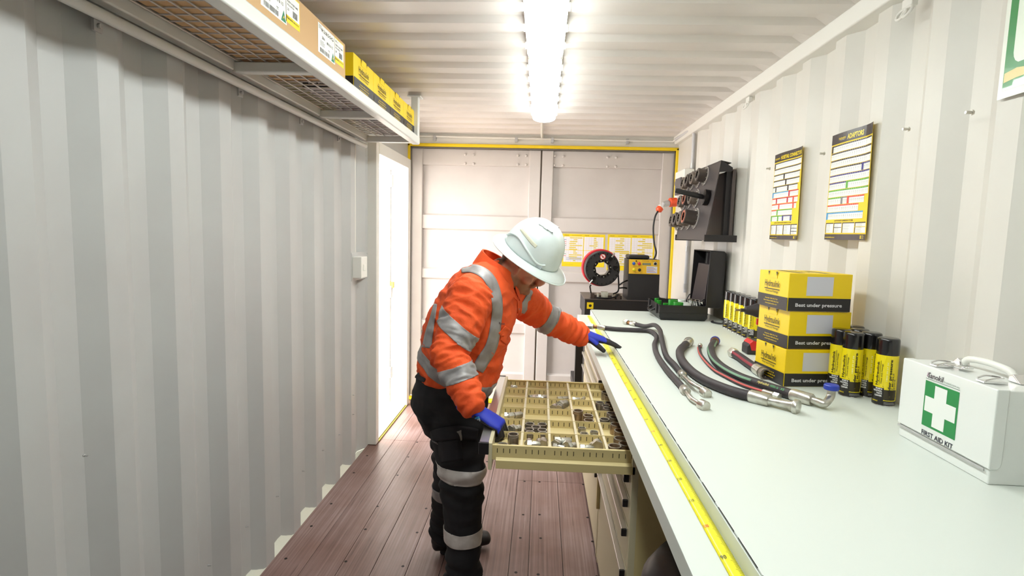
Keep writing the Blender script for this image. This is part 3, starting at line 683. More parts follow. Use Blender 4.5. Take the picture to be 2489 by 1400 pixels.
# battery impact wrench standing on its battery
dx, dy = 1.0, 2.47
t = thing('impact_wrench', 'black and red cordless impact wrench standing on its battery behind the cartons', 'power tool', (dx, dy, ZB))
M_tool = mat('dark_tool_rubber', (40, 36, 40), .5); M_red = mat('tool_red', (205, 30, 34), .35)
bt = B().prism([(-.058, 0), (.058, 0), (.058, .03), (.044, .062), (-.036, .062), (-.058, .04)], lambda x, z, y: V((dx+x, dy+y, ZB+z)), -.036, .036); bt = bt.make('battery', M_tool, t, bevel=.006)
B().prism([(-.030, .018), (.0, .018), (.02, .05), (-.026, .064), (-.04, .05)], lambda x, z, y: V((dx+x-.01, dy+y, ZB+z)), -.0375, .0375).make('battery_shell', M_red, bt, bevel=.003)
P = Print(); P.text('5.0', 0, 0, .02, (235, 235, 235), 1, 'l', None, .03, 0, .2); P.build('battery_number', plane((dx-.016, dy-.0385, ZB+.012), (1, 0, 0), (0, 0, 1)), bt)
b = B(); b.rings([[V((dx+x0+.017*math.cos(a), dy+.016*math.sin(a), ZB+z)) for a in [2*PI*k/12 for k in range(12)]] for x0, z in ((.012, .055), (.016, .09), (.02, .13), (.026, .165))]); b.make('grip', M_tool, t, smooth=50)
b = B(); b.lathe([(.008, 0), (.008, .016), (.017, .02), (.024, .05), (.032, .07), (.034, .12), (.030, .15)], (dx-.085, dy, ZB+.192), (1, 0, .02), 16); b.make('gear_head', M_tool, t, smooth=50)
b = B(); b.lathe([(.035, 0), (.036, .045), (.030, .055)], (dx+.02, dy, ZB+.195), (1, 0, .02), 16); b.make('motor_housing', M_red, t, smooth=50)
b = B(); b.cyl((dx-.108, dy, ZB+.192), (dx-.083, dy, ZB+.192), .0065, n=4); b.make('square_drive', M_steel, t)
b = B(); b.obox((dx-.008, dy, ZB+.143), (.012, .014, .028)); b.make('trigger', M_red, t, bevel=.003)

# first aid kit
M_kit = mat('white_powder_coat', (226, 229, 226), .28, coat=.2)
FX, FY0, FY1, FZ = .984, 1.172, 1.473, ZB
t = thing('first_aid_kit', 'white metal first aid kit with a green cross and a carry handle', 'first aid kit', (1.07, 1.32, ZB))
FT = .206
B().box(FX+.002, 1.158, FY0+.003, FY1-.003, FZ, FZ+FT-.001).make('kit_body', M_kit, t, bevel=.003)
b = B(); zc = FZ+.034; pr = [(FX-.002, zc), (FX+.016, zc), (FX+.022, zc+.006), (FX+.024, zc+.014), (FX+.024, FZ+FT+.001), (FX-.002, FZ+FT+.001)]
b.prism(pr, lambda x, z, y: V((x, y, z)), FY0, FY1); b.make('lid', M_kit, t, bevel=.0025)
P = Print(); fp = lambda u, v: (V((FX-.0021, FY1-u, FZ+v)), V((-1, 0, 0)))
def fuv(x, y): p = at(x, y, 'x', FX-.002); return FY1-p.y, p.z-FZ
c0, c1, c2, c3 = fuv(2250, 923), fuv(2333, 954), fuv(2321, 1071), fuv(2241, 1031)
u0, u1 = (c0[0]+c3[0])/2, (c1[0]+c2[0])/2; v1, v0 = (c0[1]+c1[1])/2, (c2[1]+c3[1])/2
GRN = (20, 132, 66); P.rect(u0, v0, u1, v1, GRN, 0)
uw, vh = u1-u0, v1-v0
ca, cb, ea, eb = u0+uw*.31, u0+uw*.67, v0+vh*.335, v0+vh*.665
l_, r_, b_, t_ = u0+uw*.04, u0+uw*.95, v0+vh*.05, v1-vh*.05
CW = (232, 236, 232); P.rect(ca, b_, cb, t_, CW, 1); P.rect(l_, ea, ca, eb, CW, 1); P.rect(cb, ea, r_, eb, CW, 1)
P.text('FIRST AID KIT', u0+uw*.5, v0-vh*.2, vh*.105, (40, 40, 58), 1, 'c', uw*.94, .02)
P.rect(u0, v1+vh*.04, u1, v1+vh*.05, (110, 130, 120), 1); P.text('Sanokil', u0+uw*.05, v1+vh*.075, vh*.12, (70, 60, 66), 1, 'l', uw*.46, .012, 0, .15); P.text('firstaid.com.au', u0+uw*.54, v1+vh*.075, vh*.05, (150, 165, 155), 1, 'l', uw*.44, .0)
P.poly([(u0+uw*.02, v1+vh*.09), (u0+uw*.05, v1+vh*.2), (u0+uw*.07, v1+vh*.09)], (170, 140, 160), 1)
P.build('first_aid_print', fp, t)
B().box(FX-.0035, FX-.0005, FY0+.012, FY1-.004, FZ+.026, FZ+.032).make('piano_hinge', M_galv, t, bevel=.0008)
hz = FZ+FT; hx = 1.085
b = B(); b.tube(spline([(hx, FY0+.085, hz+.006), (hx, FY0+.10, hz+.019), (hx, FY0+.14, hz+.024), (hx, FY0+.18, hz+.024), (hx, FY0+.22, hz+.019), (hx, FY0+.235, hz+.006)], 5), .008, 10); b.make('handle', M_white, t, smooth=70)
for yy, s in ((FY0+.078, 1), (FY0+.242, -1)):
    b = B(); b.prism([(-.022, 0), (.012, 0), (.010, .012), (0, .018), (-.01, .010)], lambda y, z, x: V((hx+x, yy+s*y, hz+z)), -.012, .012); b.make('handle_bracket', M_chrome, t, bevel=.002)
for yy in (FY0+.205, FY0+.06):
    lt = B().obox((FX+.032, yy, hz+.004), (.05, .024, .004)); lt = lt.make('latch', M_chrome, t, bevel=.001)
    B().tube(spline([(FX+.01, yy-.012, hz+.008), (FX+.03, yy-.013, hz+.014), (FX+.055, yy, hz+.012), (FX+.03, yy+.013, hz+.014), (FX+.01, yy+.012, hz+.008)], 5), .002, 6).make('latch_wire', M_chrome, lt, smooth=60)
b = B(); b.obox((FX+.055, FY0+.19, hz+.006), (.03, .05, .003), rotz(.3)); b.tube([V((FX+.05+.008*math.cos(a), FY0+.16+.008*math.sin(a), hz+.01)) for a in [2*PI*k/12 for k in range(12)]], .0013, 5, closed=True); b.make('key_pair', M_chrome, t, bevel=.0005)

# open black case of sleeves
t = thing('tool_case', 'open black plastic case with its lid raised against the wall', 'case', (.9, 3.55, ZB))
M_case = mat('black_case_plastic', (26, 23, 25), .42, bump=(300, .1))
cx0, cx1, cy0, cy1, ch = .755, 1.045, 3.37, 3.735, .094
def tray(b, x0, x1, y0, y1, z0, z1, th=.005, fl=.012):
    o = lambda i, z: [V((x0+i, y0+i, z)), V((x1-i, y0+i, z)), V((x1-i, y1-i, z)), V((x0+i, y1-i, z))]
    b.rings([o(fl, z0), o(0, z0+.02), o(0, z1), o(th, z1), o(th, z0+.024), o(fl+th, z0+.006)], cap=True)
b = B(); tray(b, cx0, cx1, cy0, cy1, ZB+.001, ZB+ch); b.make('case_base', M_case, t, bevel=.003)
b = B()
for z in (.042, .088): b.box(cx0-.003, cx1+.002, cy0-.003, cy0+.001, ZB+z, ZB+z+.005); b.box(cx0-.003, cx0+.001, cy0-.003, cy1+.002, ZB+z, ZB+z+.005)
b.make('moulded_rib', M_case, t, bevel=.001)
b = B(); b.tube(spline([(cx0, 3.49, ZB+.06), (cx0-.022, 3.50, ZB+.045), (cx0-.026, 3.55, ZB+.04), (cx0-.022, 3.60, ZB+.045), (cx0, 3.61, ZB+.06)], 5), .008, 8); b.make('case_handle', M_case, t, smooth=60)
for y in (3.435, 3.665): B().box(cx0-.011, cx0+.002, y-.018, y+.018, ZB+.035, ZB+.096).make('case_latch', M_case, t, bevel=.003)
RL = Matrix.Rotation(math.radians(1.5), 3, 'Y'); hinge = V((1.03, 0, ZB+.085))
b = B(); lw = .345
def LP(h, y, d): return hinge+RL @ V((d, 0, h))+V((0, y, 0))
o = lambda i, d: [LP(i, cy0+i, d), LP(lw-i, cy0+i, d), LP(lw-i, cy1-i, d), LP(i, cy1-i, d)]
b.rings([o(.012, .100), o(0, .082), o(0, 0), o(.006, 0), o(.006, .078), o(.02, .088)]); lid = b.make('case_lid', M_case, t, bevel=.003)
b = B(); b.add([LP(.015, cy0+.05, .0), LP(.26, cy0+.07, .02), LP(.26, cy1-.06, .02), LP(.015, cy1-.04, .0), LP(.015, cy0+.05, .03), LP(.26, cy0+.07, .05), LP(.26, cy1-.06, .05), LP(.015, cy1-.04, .03)], [(0, 1, 2, 3), (4, 7, 6, 5), (0, 4, 5, 1), (1, 5, 6, 2), (2, 6, 7, 3), (3, 7, 4, 0)]); b.make('document_pocket', mat('brown_black_pocket', (48, 40, 42), .5), lid, bevel=.003)
for y in (cy0+.03, cy1-.03): B().tube(spline([LP(.04, y, .01), (1.02, y, ZB+.13), (1.0, y, ZB+.09)], 4), .004, 6).make('lid_stay', M_case, t)
b = B(); b.box(cx0+.006, cx1-.006, cy0+.006, cy1-.006, ZB+.022, ZB+.040); b.make('foam_liner', mat('dark_foam', (30, 28, 30), .9), t)
M_green = mat('green_plastic', (36, 140, 40), .4); M_wpl = mat('white_nylon', (226, 228, 224), .4)
def sleeve(name, lab, x, y, r, h, m, n=0, grp=None, z=ZB+.0405):
    b = B(); b.lathe([(r*.72, 0), (r, 0), (r, h), (r*.72, h)], (x, y, z), n=18, closed=True); o = b.make(name, m, smooth=35); tag(o, lab, 'sleeve', grp); return o
gg = 'green plastic collars in the black case'
for i, (x, y, r, h) in enumerate(((.80, 3.60, .016, .055), (.83, 3.54, .018, .045), (.845, 3.45, .017, .05), (.80, 3.68, .014, .06), (.875, 3.41, .030, .068), (.865, 3.50, .030, .072))):
    sleeve('plastic_collar', ('small green collar beside the case latch', 'small green collar in the middle of the case left side', 'small green collar behind the two large ones', 'green collar in the far left corner of the case', 'large green collar nearest the camera in the case', 'large green collar second from the camera in the case')[i], x, y, r, h, M_green, grp=gg)
gg = 'white plastic collars in the black case'
for i, (x, y, r, h) in enumerate(((.935, 3.56, .026, .070), (.945, 3.48, .028, .060), (.975, 3.425, .016, .044), (.955, 3.40, .012, .036))):
    sleeve('plastic_collar', ('large white collar at the back of the black case', 'large white collar in front of the other large one', 'small white collar beside the chrome sleeves', 'smallest white collar nearest the camera in the case')[i], x, y, r, h, M_wpl, grp=gg)
gg = 'chrome sleeves leaning in the black case'
for i in range(4):
    x = .985+.016*i; y = 3.50-.028*i
    b = B(); b.lathe([(.010, 0), (.0145, 0), (.0145, .085), (.010, .085)], (x, y, ZB+.042), (-.3, -.25, 1), 14, closed=True)
    o = b.make('chrome_sleeve', M_chrome, smooth=35); tag(o, ('farthest chrome sleeve leaning in the black case', 'second chrome sleeve from the back of the case', 'third chrome sleeve from the back of the case', 'chrome sleeve nearest the camera in the case')[i], 'sleeve', gg)

# ---------------------------------------------------------------- hydraulic hoses
M_hose = mat('black_hose_rubber', (46, 40, 44), .6, bump=(250, .25), var=(18, (60, 52, 54), .35, .75))
M_rust = mat('rusty_fitting', (150, 105, 66), .45, .7, var=(60, (96, 66, 44), .35, .7))
def pts(px, z): return [at(x, y, 'z', z) for x, y in px]
def hose(parent, path, r, name='hose'):
    b = B(); b.tube(spline(path, 7), r, 14); return b.make(name, M_hose, parent, smooth=70)
def seg(parent, name, p0, p1, prof, m=None, n=16, sm=35):
    p0, p1 = V(p0), V(p1); L = (p1-p0).length
    return B().lathe([(r, h*L) for h, r in prof], p0, p1-p0, n).make(name, m or M_zinc, parent, smooth=sm)
def stripe(parent, path, r, a0, a1, col, name='stripe', t0=0, t1=1):
    P = spline(path, 7); i0, i1 = int(t0*(len(P)-1)), int(t1*(len(P)-1)); rs = []
    for i in range(i0, i1+1):
        T = (P[min(i+1, len(P)-1)]-P[max(i-1, 0)]).normalized(); s = T.cross(V((0, 0, 1))).normalized(); s = -s if s.y > 0 or (abs(s.y) < .05 and s.x > 0) else s
        s = s if s.dot(V((-.35, -1, 0))) > 0 else -s; up = s.cross(T); up = up if up.z > 0 else -up
        rs.append([P[i]+(s*math.cos(a)+up*math.sin(a))*r*1.012 for a in [a0+(a1-a0)*k/4 for k in range(5)]])
    b = B(); b.add([p for q in rs for p in q], [(i*5+j, i*5+j+1, i*5+j+6, i*5+j+5) for i in range(len(rs)-1) for j in range(4)])
    return b.make(name, mat('stripe_%d' % col[0], col, .5), parent, smooth=80, solid=.0004)
r = .0115; z = ZB+r+.001
def twin(lab, px, tail, start, ztop=0):
    P = pts(px, z)
    if ztop:
        for i in ztop: P[i].z += .02
    t = thing('hydraulic_hose', lab, 'hose', (P[len(P)//2].x, P[len(P)//2].y, ZB))
    hose(t, P, r)
    a, c = P[0], P[1]; d = (a-c).normalized()
    seg(t, 'ferrule', a-d*.004, a+d*.040, [(0, r*1.1), (.1, r*1.22), (.9, r*1.22), (1, r)], M_zinc)
    seg(t, 'swivel_stem', a+d*.040, a+d*.068, [(0, r*.9), (1, r*.8)], M_rust)
    seg(t, 'hex_nut', a+d*.062, a+d*.092, [(0, r*1.3), (.15, r*1.45), (1, r*1.4)], M_zinc, 6, 20)
    e, f = P[-1], P[-2]; d = (e-f).normalized()
    seg(t, 'ferrule', e-d*.004, e+d*.036, [(0, r*1.1), (.1, r*1.32), (.9, r*1.32), (1, r)], M_zinc)
    Q = [e+d*.034]+tail; B().tube(spline(Q, 5), r*.62, 12).make('bent_pipe', M_zinc, t, smooth=60)
    q = (V(tail[-1])-V(tail[-2])).normalized()
    seg(t, 'end_nut', V(tail[-1])-q*.008, V(tail[-1])+q*.022, [(0, r*1.0), (.1, r*1.45), (.9, r*1.45), (1, r*1.2)], M_zinc, 12)
    return t
twin('black hydraulic hose ending beside the worker glove, with a rusty swivel nut', [(1470, 797), (1500, 800), (1540, 802), (1576, 804), (1592, 812), (1596, 824), (1591, 838), (1597, 862), (1620, 897), (1650, 931), (1662, 945)],
     [at(1680, 968, 'z', z), at(1698, 980, 'z', z-.002), at(1706, 984, 'z', z-.002)], 0)
twin('black hydraulic hose crossing over its neighbour, starting behind it on the bench', [(1545, 788), (1568, 793), (1590, 799), (1603, 811), (1607, 830), (1618, 862), (1640, 888), (1656, 908)],
     [at(1681, 931, 'z', z+.012), at(1700, 942, 'z', z+.006), at(1712, 953, 'z', z)], 0, ztop=(2, 3, 4))
# big hose with a flanged straight end
def big(lab, px, r, grp=None):
    z = ZB+r+.001; P = pts(px, z); t = thing('hydraulic_hose', lab, 'hose', (P[len(P)//2].x, P[len(P)//2].y, ZB)); hose(t, P, r); return t, P, z
t, P, z = big('thick plain black hydraulic hose with a flanged steel end', [(1668, 836), (1656, 847), (1652, 857), (1657, 875), (1678, 900), (1711, 923), (1754, 942), (1793, 955), (1826, 963)], .0165)
d = (P[0]-P[1]).normalized(); seg(t, 'ferrule', P[0]-d*.01, P[0]+d*.05, [(0, .0175), (.08, .020), (.9, .020), (1, .018)])
seg(t, 'flange', P[0]+d*.05, P[0]+d*.075, [(0, .014), (.2, .014), (.25, .023), (.8, .023), (.85, .02), (1, .02)])
e = P[-1]; d = (at(1934, 989, 'z', z)-e).normalized()
seg(t, 'ferrule', e-d*.006, e+d*.058, [(0, .0175), (.06, .0205), (.94, .0205), (1, .018)])
seg(t, 'pipe_stem', e+d*.058, e+d*.128, [(0, .016), (.1, .0125), (.8, .0135), (.9, .016), (1, .017)])
seg(t, 'flange', e+d*.128, e+d*.141, [(0, .0215), (.15, .0225), (.85, .0225), (1, .0215)])
# thin hose with a red stripe
t, P, z = big('thin black hydraulic hose with a red stripe', [(1701, 842), (1699, 848), (1706, 866), (1734, 897), (1768, 917), (1810, 937), (1862, 954)], .0075)
stripe(t, pts([(1701, 842), (1699, 848), (1706, 866), (1734, 897), (1768, 917), (1810, 937), (1862, 954)], z), .0075, .1, .95, (196, 84, 80))
d = (P[0]-P[1]).normalized(); seg(t, 'hex_nut', P[0], P[0]+d*.03, [(0, .007), (.3, .0085), (.35, .011), (1, .011)], None, 8)
d = (P[-1]-P[-2]).normalized(); seg(t, 'ferrule', P[-1]-d*.01, P[-1]+d*.03, [(0, .009), (1, .0095)]); seg(t, 'hex_nut', P[-1]+d*.03, P[-1]+d*.052, [(0, .008), (.1, .0115), (1, .0115)], None, 6, 20)
# green-striped hose with the blue capped elbow
pxs = [(1736, 832), (1730, 842), (1728, 853), (1737, 875), (1762, 897), (1799, 917), (1838, 931), (1880, 945), (1928, 960)]
t, P, z = big('thick black hydraulic hose with a green stripe and a blue-capped steel elbow', pxs, .0165)
stripe(t, pts(pxs, z), .0165, .25, .8, (112, 150, 122), t1=.74)
def along(P, t0, t1, r, ang):
    S_ = spline(P, 7)
    def fn(u, v):
        k = (t0+(t1-t0)*u)*(len(S_)-1); i = min(int(k), len(S_)-2); p = S_[i].lerp(S_[i+1], k-i); T = (S_[i+1]-S_[i]).normalized(); s = T.cross(V((0, 0, 1))).normalized(); s = s if s.dot(V((-.35, -1, 0))) > 0 else -s
        a = ang+v/r; n_ = s*math.cos(a)+V((0, 0, 1))*math.sin(a); return p+n_*r, n_
    return fn
q = Print(); q.text('Hydraulink', 0, -.002, .009, (196, 180, 90), 0, 'l', .42, .02); q.text('HXRK-16', .46, -.002, .008, (70, 150, 90), 0, 'l', .27, .02); q.text('XS', .80, -.002, .008, (70, 150, 90), 0, 'l', .12, .02)
q.build('hose_lettering', along(pts(pxs, z), .78, .975, .0167, .62), t)
d = (P[0]-P[1]).normalized(); seg(t, 'ferrule', P[0]-d*.006, P[0]+d*.036, [(0, .0175), (.1, .0195), (1, .0195)], M_rust)
seg(t, 'blue_cap', P[0]+d*.034, P[0]+d*.05, [(0, .021), (.2, .0225), (.8, .0225), (1, .021)], mat('blue_plastic_cap', (36, 60, 168), .4))
e = P[-1]; d = (at(1972, 972, 'z', z)-e).normalized()
seg(t, 'ferrule', e-d*.006, e+d*.062, [(0, .0175), (.06, .020), (.94, .020), (1, .0175)])
c = e+d*.06; c2 = at(2004, 981, 'z', z); c3 = at(2018, 968, 'z', z+.012); c4 = V((c3.x+.003, c3.y+.004, z+.040))
B().tube(spline([c, c.lerp(c2, .5), c2, V((c3.x, c3.y, z+.016)), c4], 6), .0118, 14).make('elbow_pipe', M_zinc, t, smooth=60)
seg(t, 'blue_cap', c4-V((0, 0, .002)), c4+V((0, 0, .014)), [(0, .0195), (.15, .0215), (.85, .0215), (1, .0195)], mat('blue_plastic_cap', (36, 60, 168), .4), 20)
# short fat hose with a red stripe
t, P, z = big('short thick hydraulic hose with a dark red stripe and an open ring end', [(1786, 860), (1800, 869), (1818, 882), (1840, 897)], .0175)
stripe(t, pts([(1786, 860), (1800, 869), (1818, 882), (1840, 897)], z), .0175, .25, .9, (140, 30, 50))
d = (P[0]-P[1]).normalized(); seg(t, 'hex_nut', P[0]-d*.01, P[0]+d*.034, [(0, .019), (.3, .022), (1, .022)], None, 6, 20)
e = P[-1]; d = (at(1872, 917, 'z', z)-e).normalized(); seg(t, 'ferrule', e-d*.008, e+d*.05, [(0, .0185), (.06, .021), (1, .021)])
B().lathe([(.013, 0), (.0165, 0), (.0165, .012), (.022, .014), (.022, .034), (.0165, .034), (.0165, .016), (.013, .012)], e+d*.05, d, 18, closed=True).make('ring_end', M_steel, t, smooth=35)
# ================================================================ machine behind the bench
MY = 4.05
t = thing('hose_crimper', 'hose crimping machine with a round black head and yellow control panel behind the bench', 'machine', (.62, 4.2, 0))
B().box(.356, .935, MY, MY+.46, .93, 1.055).make('cabinet_top', M_blackm, t, bevel=.004)
b = B(); b.box(.352, .94, MY-.004, MY+.47, 1.052, 1.060); b.make('top_plate', mat('grey_brown_plate', (88, 78, 76), .4, .3), t, bevel=.002)
B().box(.37, .93, MY+.02, MY+.45, .12, .93).make('cabinet_body', M_blackm, t)
for x in (.302, .36):
    B().box(x if x < .35 else .40, (x if x < .35 else .40)+.055, MY-.01, MY+.05, .03, .86 if x < .35 else .9).make('stand_leg', M_black, t, bevel=.003)
B().box(.30, .45, MY, MY+.46, .33, .40).make('stand_rail', M_black, t, bevel=.003)
for x in (.32, .43, .85):
    for y in (MY+.03, MY+.42): B().lathe([(.004, -.012), (.025, -.012), (.03, -.008), (.03, .008), (.025, .012), (.004, .012)], (x, y, .0305), (1, 0, 0), 16).make('castor', M_black, t, smooth=40)
P = Print(); P.rect(0, 0, .048, .048, (238, 206, 20)); P.poly([(.016, .016), (.026, .012), (.034, .018), (.036, .03), (.024, .034), (.014, .028)], (40, 34, 20), 1); P.build('warning_label', plane((.372, MY-.0045, .985), (1, 0, 0), (0, 0, 1)), t)
hc = V((.474, MY+.03, 1.283)); R1 = .128
b = B(); b.lathe([(.052, -.03), (R1-.006, -.03), (R1, -.024), (R1, .075), (.052, .075)], hc, (0, 1, 0), 56, closed=True); hd = b.make('crimp_head', M_blackm, t, smooth=40, bevel=.0)
b = B(); b.lathe([(.10, .075), (R1+.008, .075), (R1+.012, .085), (R1+.012, .165), (.10, .165)], hc, (0, 1, 0), 56, closed=True); b.make('red_housing', mat('red_machine_paint', (198, 30, 44), .35), hd, smooth=40)
M_die = mat('black_oxide_steel', (30, 27, 28), .3, .7)
for k in range(8):
    a = 2*PI*k/8+.2; c = V((math.cos(a), 0, math.sin(a))); s = V((-math.sin(a), 0, math.cos(a)))
    b = B(); q = [hc+c*r_+s*w_+V((0, y, 0)) for y in (-.034, .05) for r_, w_ in ((.047, -.016), (.047, .016), (.066, .022), (.066, -.022))]
    b.add(q, [(0, 1, 2, 3), (7, 6, 5, 4), (0, 4, 5, 1), (1, 5, 6, 2), (2, 6, 7, 3), (3, 7, 4, 0)]); b.make('die_segment', M_die, hd, bevel=.001)
    b = B(); b.cyl(hc+c*.060+V((0, -.036, 0)), hc+c*.060+V((0, -.033, 0)), .0042, n=8); b.make('set_screw', M_zinc, hd)
for k in range(22):
    a = 2*PI*(k+.5)/22
    B().cyl(hc+V((math.cos(a)*.112, -.0345, math.sin(a)*.112)), hc+V((math.cos(a)*.112, -.029, math.sin(a)*.112)), .0055, n=8).make('socket_screw', M_die, hd)
for a in (.95, 4.02, .12):
    c = V((math.cos(a), 0, math.sin(a)))
    B().cyl(hc+c*.092+V((0, -.05, 0)), hc+c*.092+V((0, -.025, 0)), .015, n=14).make('lug', M_die, hd, smooth=40)
    if a != .12: B().cyl(hc+c*.108+V((0, -.045, 0)), hc+c*.142+V((0, -.05, 0)), .0062, n=10).make('pin', M_chrome, hd, smooth=40)
P = Print()
ring = lambda r0: [(r0*math.cos(2*PI*k/24), r0*math.sin(2*PI*k/24)) for k in range(24)]
P.poly(ring(.021), (205, 40, 40), 0); P.poly(ring(.0165), (235, 228, 226), 1); P.poly([(-.013, .008), (-.008, .013), (.013, -.008), (.008, -.013)], (205, 40, 40), 3); P.poly([(-.006, -.009), (.005, -.01), (.008, .004), (0, .010), (-.008, .003)], (150, 140, 140), 2)
P.build('no_hands_sticker', plane(hc+V((0, -.0305, .088)), (1, 0, 0), (0, 0, 1)), hd)
M_oil = mat('grimy_metal', (86, 74, 70), .4, .8)
b = B(); b.box(.40, .63, MY+.03, MY+.12, 1.06, 1.085); b.make('head_base', M_oil, t, bevel=.003)
for x, w_, m_ in ((.41, .03, M_oil), (.452, .016, M_zinc), (.50, .05, M_zinc), (.565, .022, M_steel), (.60, .03, M_oil)):
    B().box(x-w_/2, x+w_/2, MY+.0, MY+.05, 1.0605, 1.10 if w_ < .04 else 1.112).make('valve_block', m_, t, bevel=.003)
for q in ([(.40, MY+.01, 1.10), (.39, MY, 1.15), (.395, MY-.01, 1.16)], [(.44, MY-.01, 1.07), (.52, MY-.015, 1.068), (.58, MY, 1.08), (.60, MY, 1.10)], [(.59, MY+.04, 1.30), (.60, MY+.02, 1.18), (.598, MY+.02, 1.12), (.56, MY, 1.10)], [(.60, MY+.03, 1.16), (.64, MY+.03, 1.19), (.67, MY+.05, 1.20)], [(.60, MY+.04, 1.14), (.64, MY+.04, 1.145), (.67, MY+.05, 1.14)]):
    B().tube(spline(q, 6), .0055, 8).make('hydraulic_pipe', M_die, t, smooth=60)
b = B(); b.prism([(MY, 1.038), (MY+.012, 1.25), (MY+.03, 1.358), (MY+.25, 1.358), (MY+.25, 1.038)], lambda y, z, x: V((x, y, z)), .666, .893); cb = b.make('control_box', M_blackm, t, bevel=.004)
B().box(.67, .82, MY+.04, MY+.23, 1.358, 1.388).make('box_hood', M_blackm, cb, bevel=.012)
pn = (V((.668, MY+.011, 1.252)), V((0, .018, .108)).normalized())
b = B(); b.add([pn[0]+V((x, 0, 0))+pn[1]*z+V((0, y, 0)) for y in (-.003, .001) for z in (0, .106) for x in (0, .223)], [(0, 2, 3, 1), (4, 5, 7, 6), (0, 1, 5, 4), (2, 6, 7, 3), (0, 4, 6, 2), (1, 3, 7, 5)]); b.make('yellow_panel', mat('yellow_panel', (226, 176, 34), .4), cb, bevel=.001)
pf = lambda u, v: (pn[0]+V((u, -.0032, 0))+pn[1]*v, V((0, -1, .1)))
P = Print(); P.rect(.098, .066, .158, .082, (90, 96, 84)); P.rect(.103, .069, .153, .079, (128, 134, 112), 1); P.build('display_screen', pf, cb)
P = Print(); P.rect(.001, .001, .222, .105, (226, 176, 34), -1); P.rect(.128, .008, .205, .058, (214, 212, 218))
for i in range(6): P.rect(.131, .013+.007*i, .2-.01*(i % 3), .0155+.007*i, ((120, 110, 190), (190, 80, 80), (120, 120, 130))[i % 3], 1)
P.text('HYDRAULINK', .096, .093, .006, (120, 70, 20), 1, 'l', .05); P.micro(.165, .093, .21, .1, 1, (140, 90, 30), 1); P.micro(.03, .053, .09, .057, 1, (130, 90, 30)); P.micro(.03, .008, .09, .012, 1, (130, 90, 30))
P.build('panel_print', pf, cb, rough=.4)
for u, v, c_ in ((.035, .076, (40, 96, 190)), (.074, .076, (206, 40, 56)), (.037, .030, (226, 208, 20)), (.077, .030, (28, 26, 26)), (.052, .095, (30, 26, 26))):
    p, n_ = pf(u, v); k = .4 if v > .09 else 1
    B().lathe([(.0115*k, 0), (.0115*k, .004), (.009*k, .005), (.009*k, .014), (.006*k, .016)], p, n_, 16).make('push_button', mat('button_%d' % c_[0], c_, .35), cb, smooth=40)
p, n_ = pf(.190, .078); B().lathe([(.014, 0), (.014, .003), (.011, .003)], p, n_, 16).make('switch_ring', M_chrome, cb, smooth=40); B().lathe([(.010, .003), (.010, .010)], p, n_, 12).make('rotary_switch', M_black, cb, smooth=40)

# charts taped to the cargo door
YC = 4.9265
for i, (x0, x1, z0, z1, l) in enumerate(((.21, .585, 1.243, 1.532, 'yellow and white data chart on the cargo door, behind the hard hat and crimper'), (.608, 1.02, 1.22, 1.537, 'yellow and white data chart on the cargo door, behind the control box'))):
    t = B().box(x0, x1, YC, YC+.0012, z0, z1).make('wall_chart', pm((240, 212, 30))); tag(t, l, 'chart', 'yellow charts on the cargo door')
    w_, h_ = x1-x0, z1-z0; P = Print()
    for a, c in ((.035, .49), (.51, .965)):
        P.rect(a*w_, .14*h_, c*w_, .915*h_, (236, 232, 234), 0)
        for k in range(15): P.rect(a*w_+.003, (.16+.05*k)*h_, c*w_-.003, (.1625+.05*k)*h_, (196, 190, 200), 1)
        for k in range(7): u = a+(c-a)*(k+1)/8; P.rect(u*w_, .14*h_, u*w_+.0012, .915*h_, (200, 196, 204), 2)
        for k in range(13):
            v = .17+.058*k; s = a+random.uniform(.1, .25)*(c-a) if k % 3 else a+.02; P.rect((a+(c-a)*random.choice((.28, .3, .5)))*w_, v*h_, (a+(c-a)*random.choice((.62, .7, .95)))*w_, (v+.028)*h_, (226, 200, 60), 3)
        P.rect(a*w_, .50*h_, c*w_, .512*h_, (240, 212, 30), 4)
        P.text('HYDRAULINK', (a+.01)*w_, .945*h_, .007, (70, 60, 20), 1, 'l', .04); P.micro((a+.18)*w_, .945*h_, (c-.02)*w_, .965*h_, 1, (150, 120, 30), 1)
        P.micro((a+.05)*w_, .05*h_, (c-.2)*w_, .06*h_, 1, (150, 120, 30), 1)
    if i == 0:
        for k, c_ in enumerate(((60, 100, 190), (206, 50, 60), (206, 50, 60), (80, 80, 90), (40, 140, 80), (206, 50, 60))): P.rect(.037*w_, (.82-.06*k-(.2 if k > 3 else 0))*h_, .09*w_, (.832-.06*k-(.2 if k > 3 else 0))*h_, c_, 5)
        for k in range(3): P.rect(.1*w_, (.20+.035*k)*h_, .46*w_, (.21+.035*k)*h_, (150, 170, 210), 5)
    P.build('chart_print', plane((x0, YC-.0003, z0), (1, 0, 0), (0, 0, 1)), t)

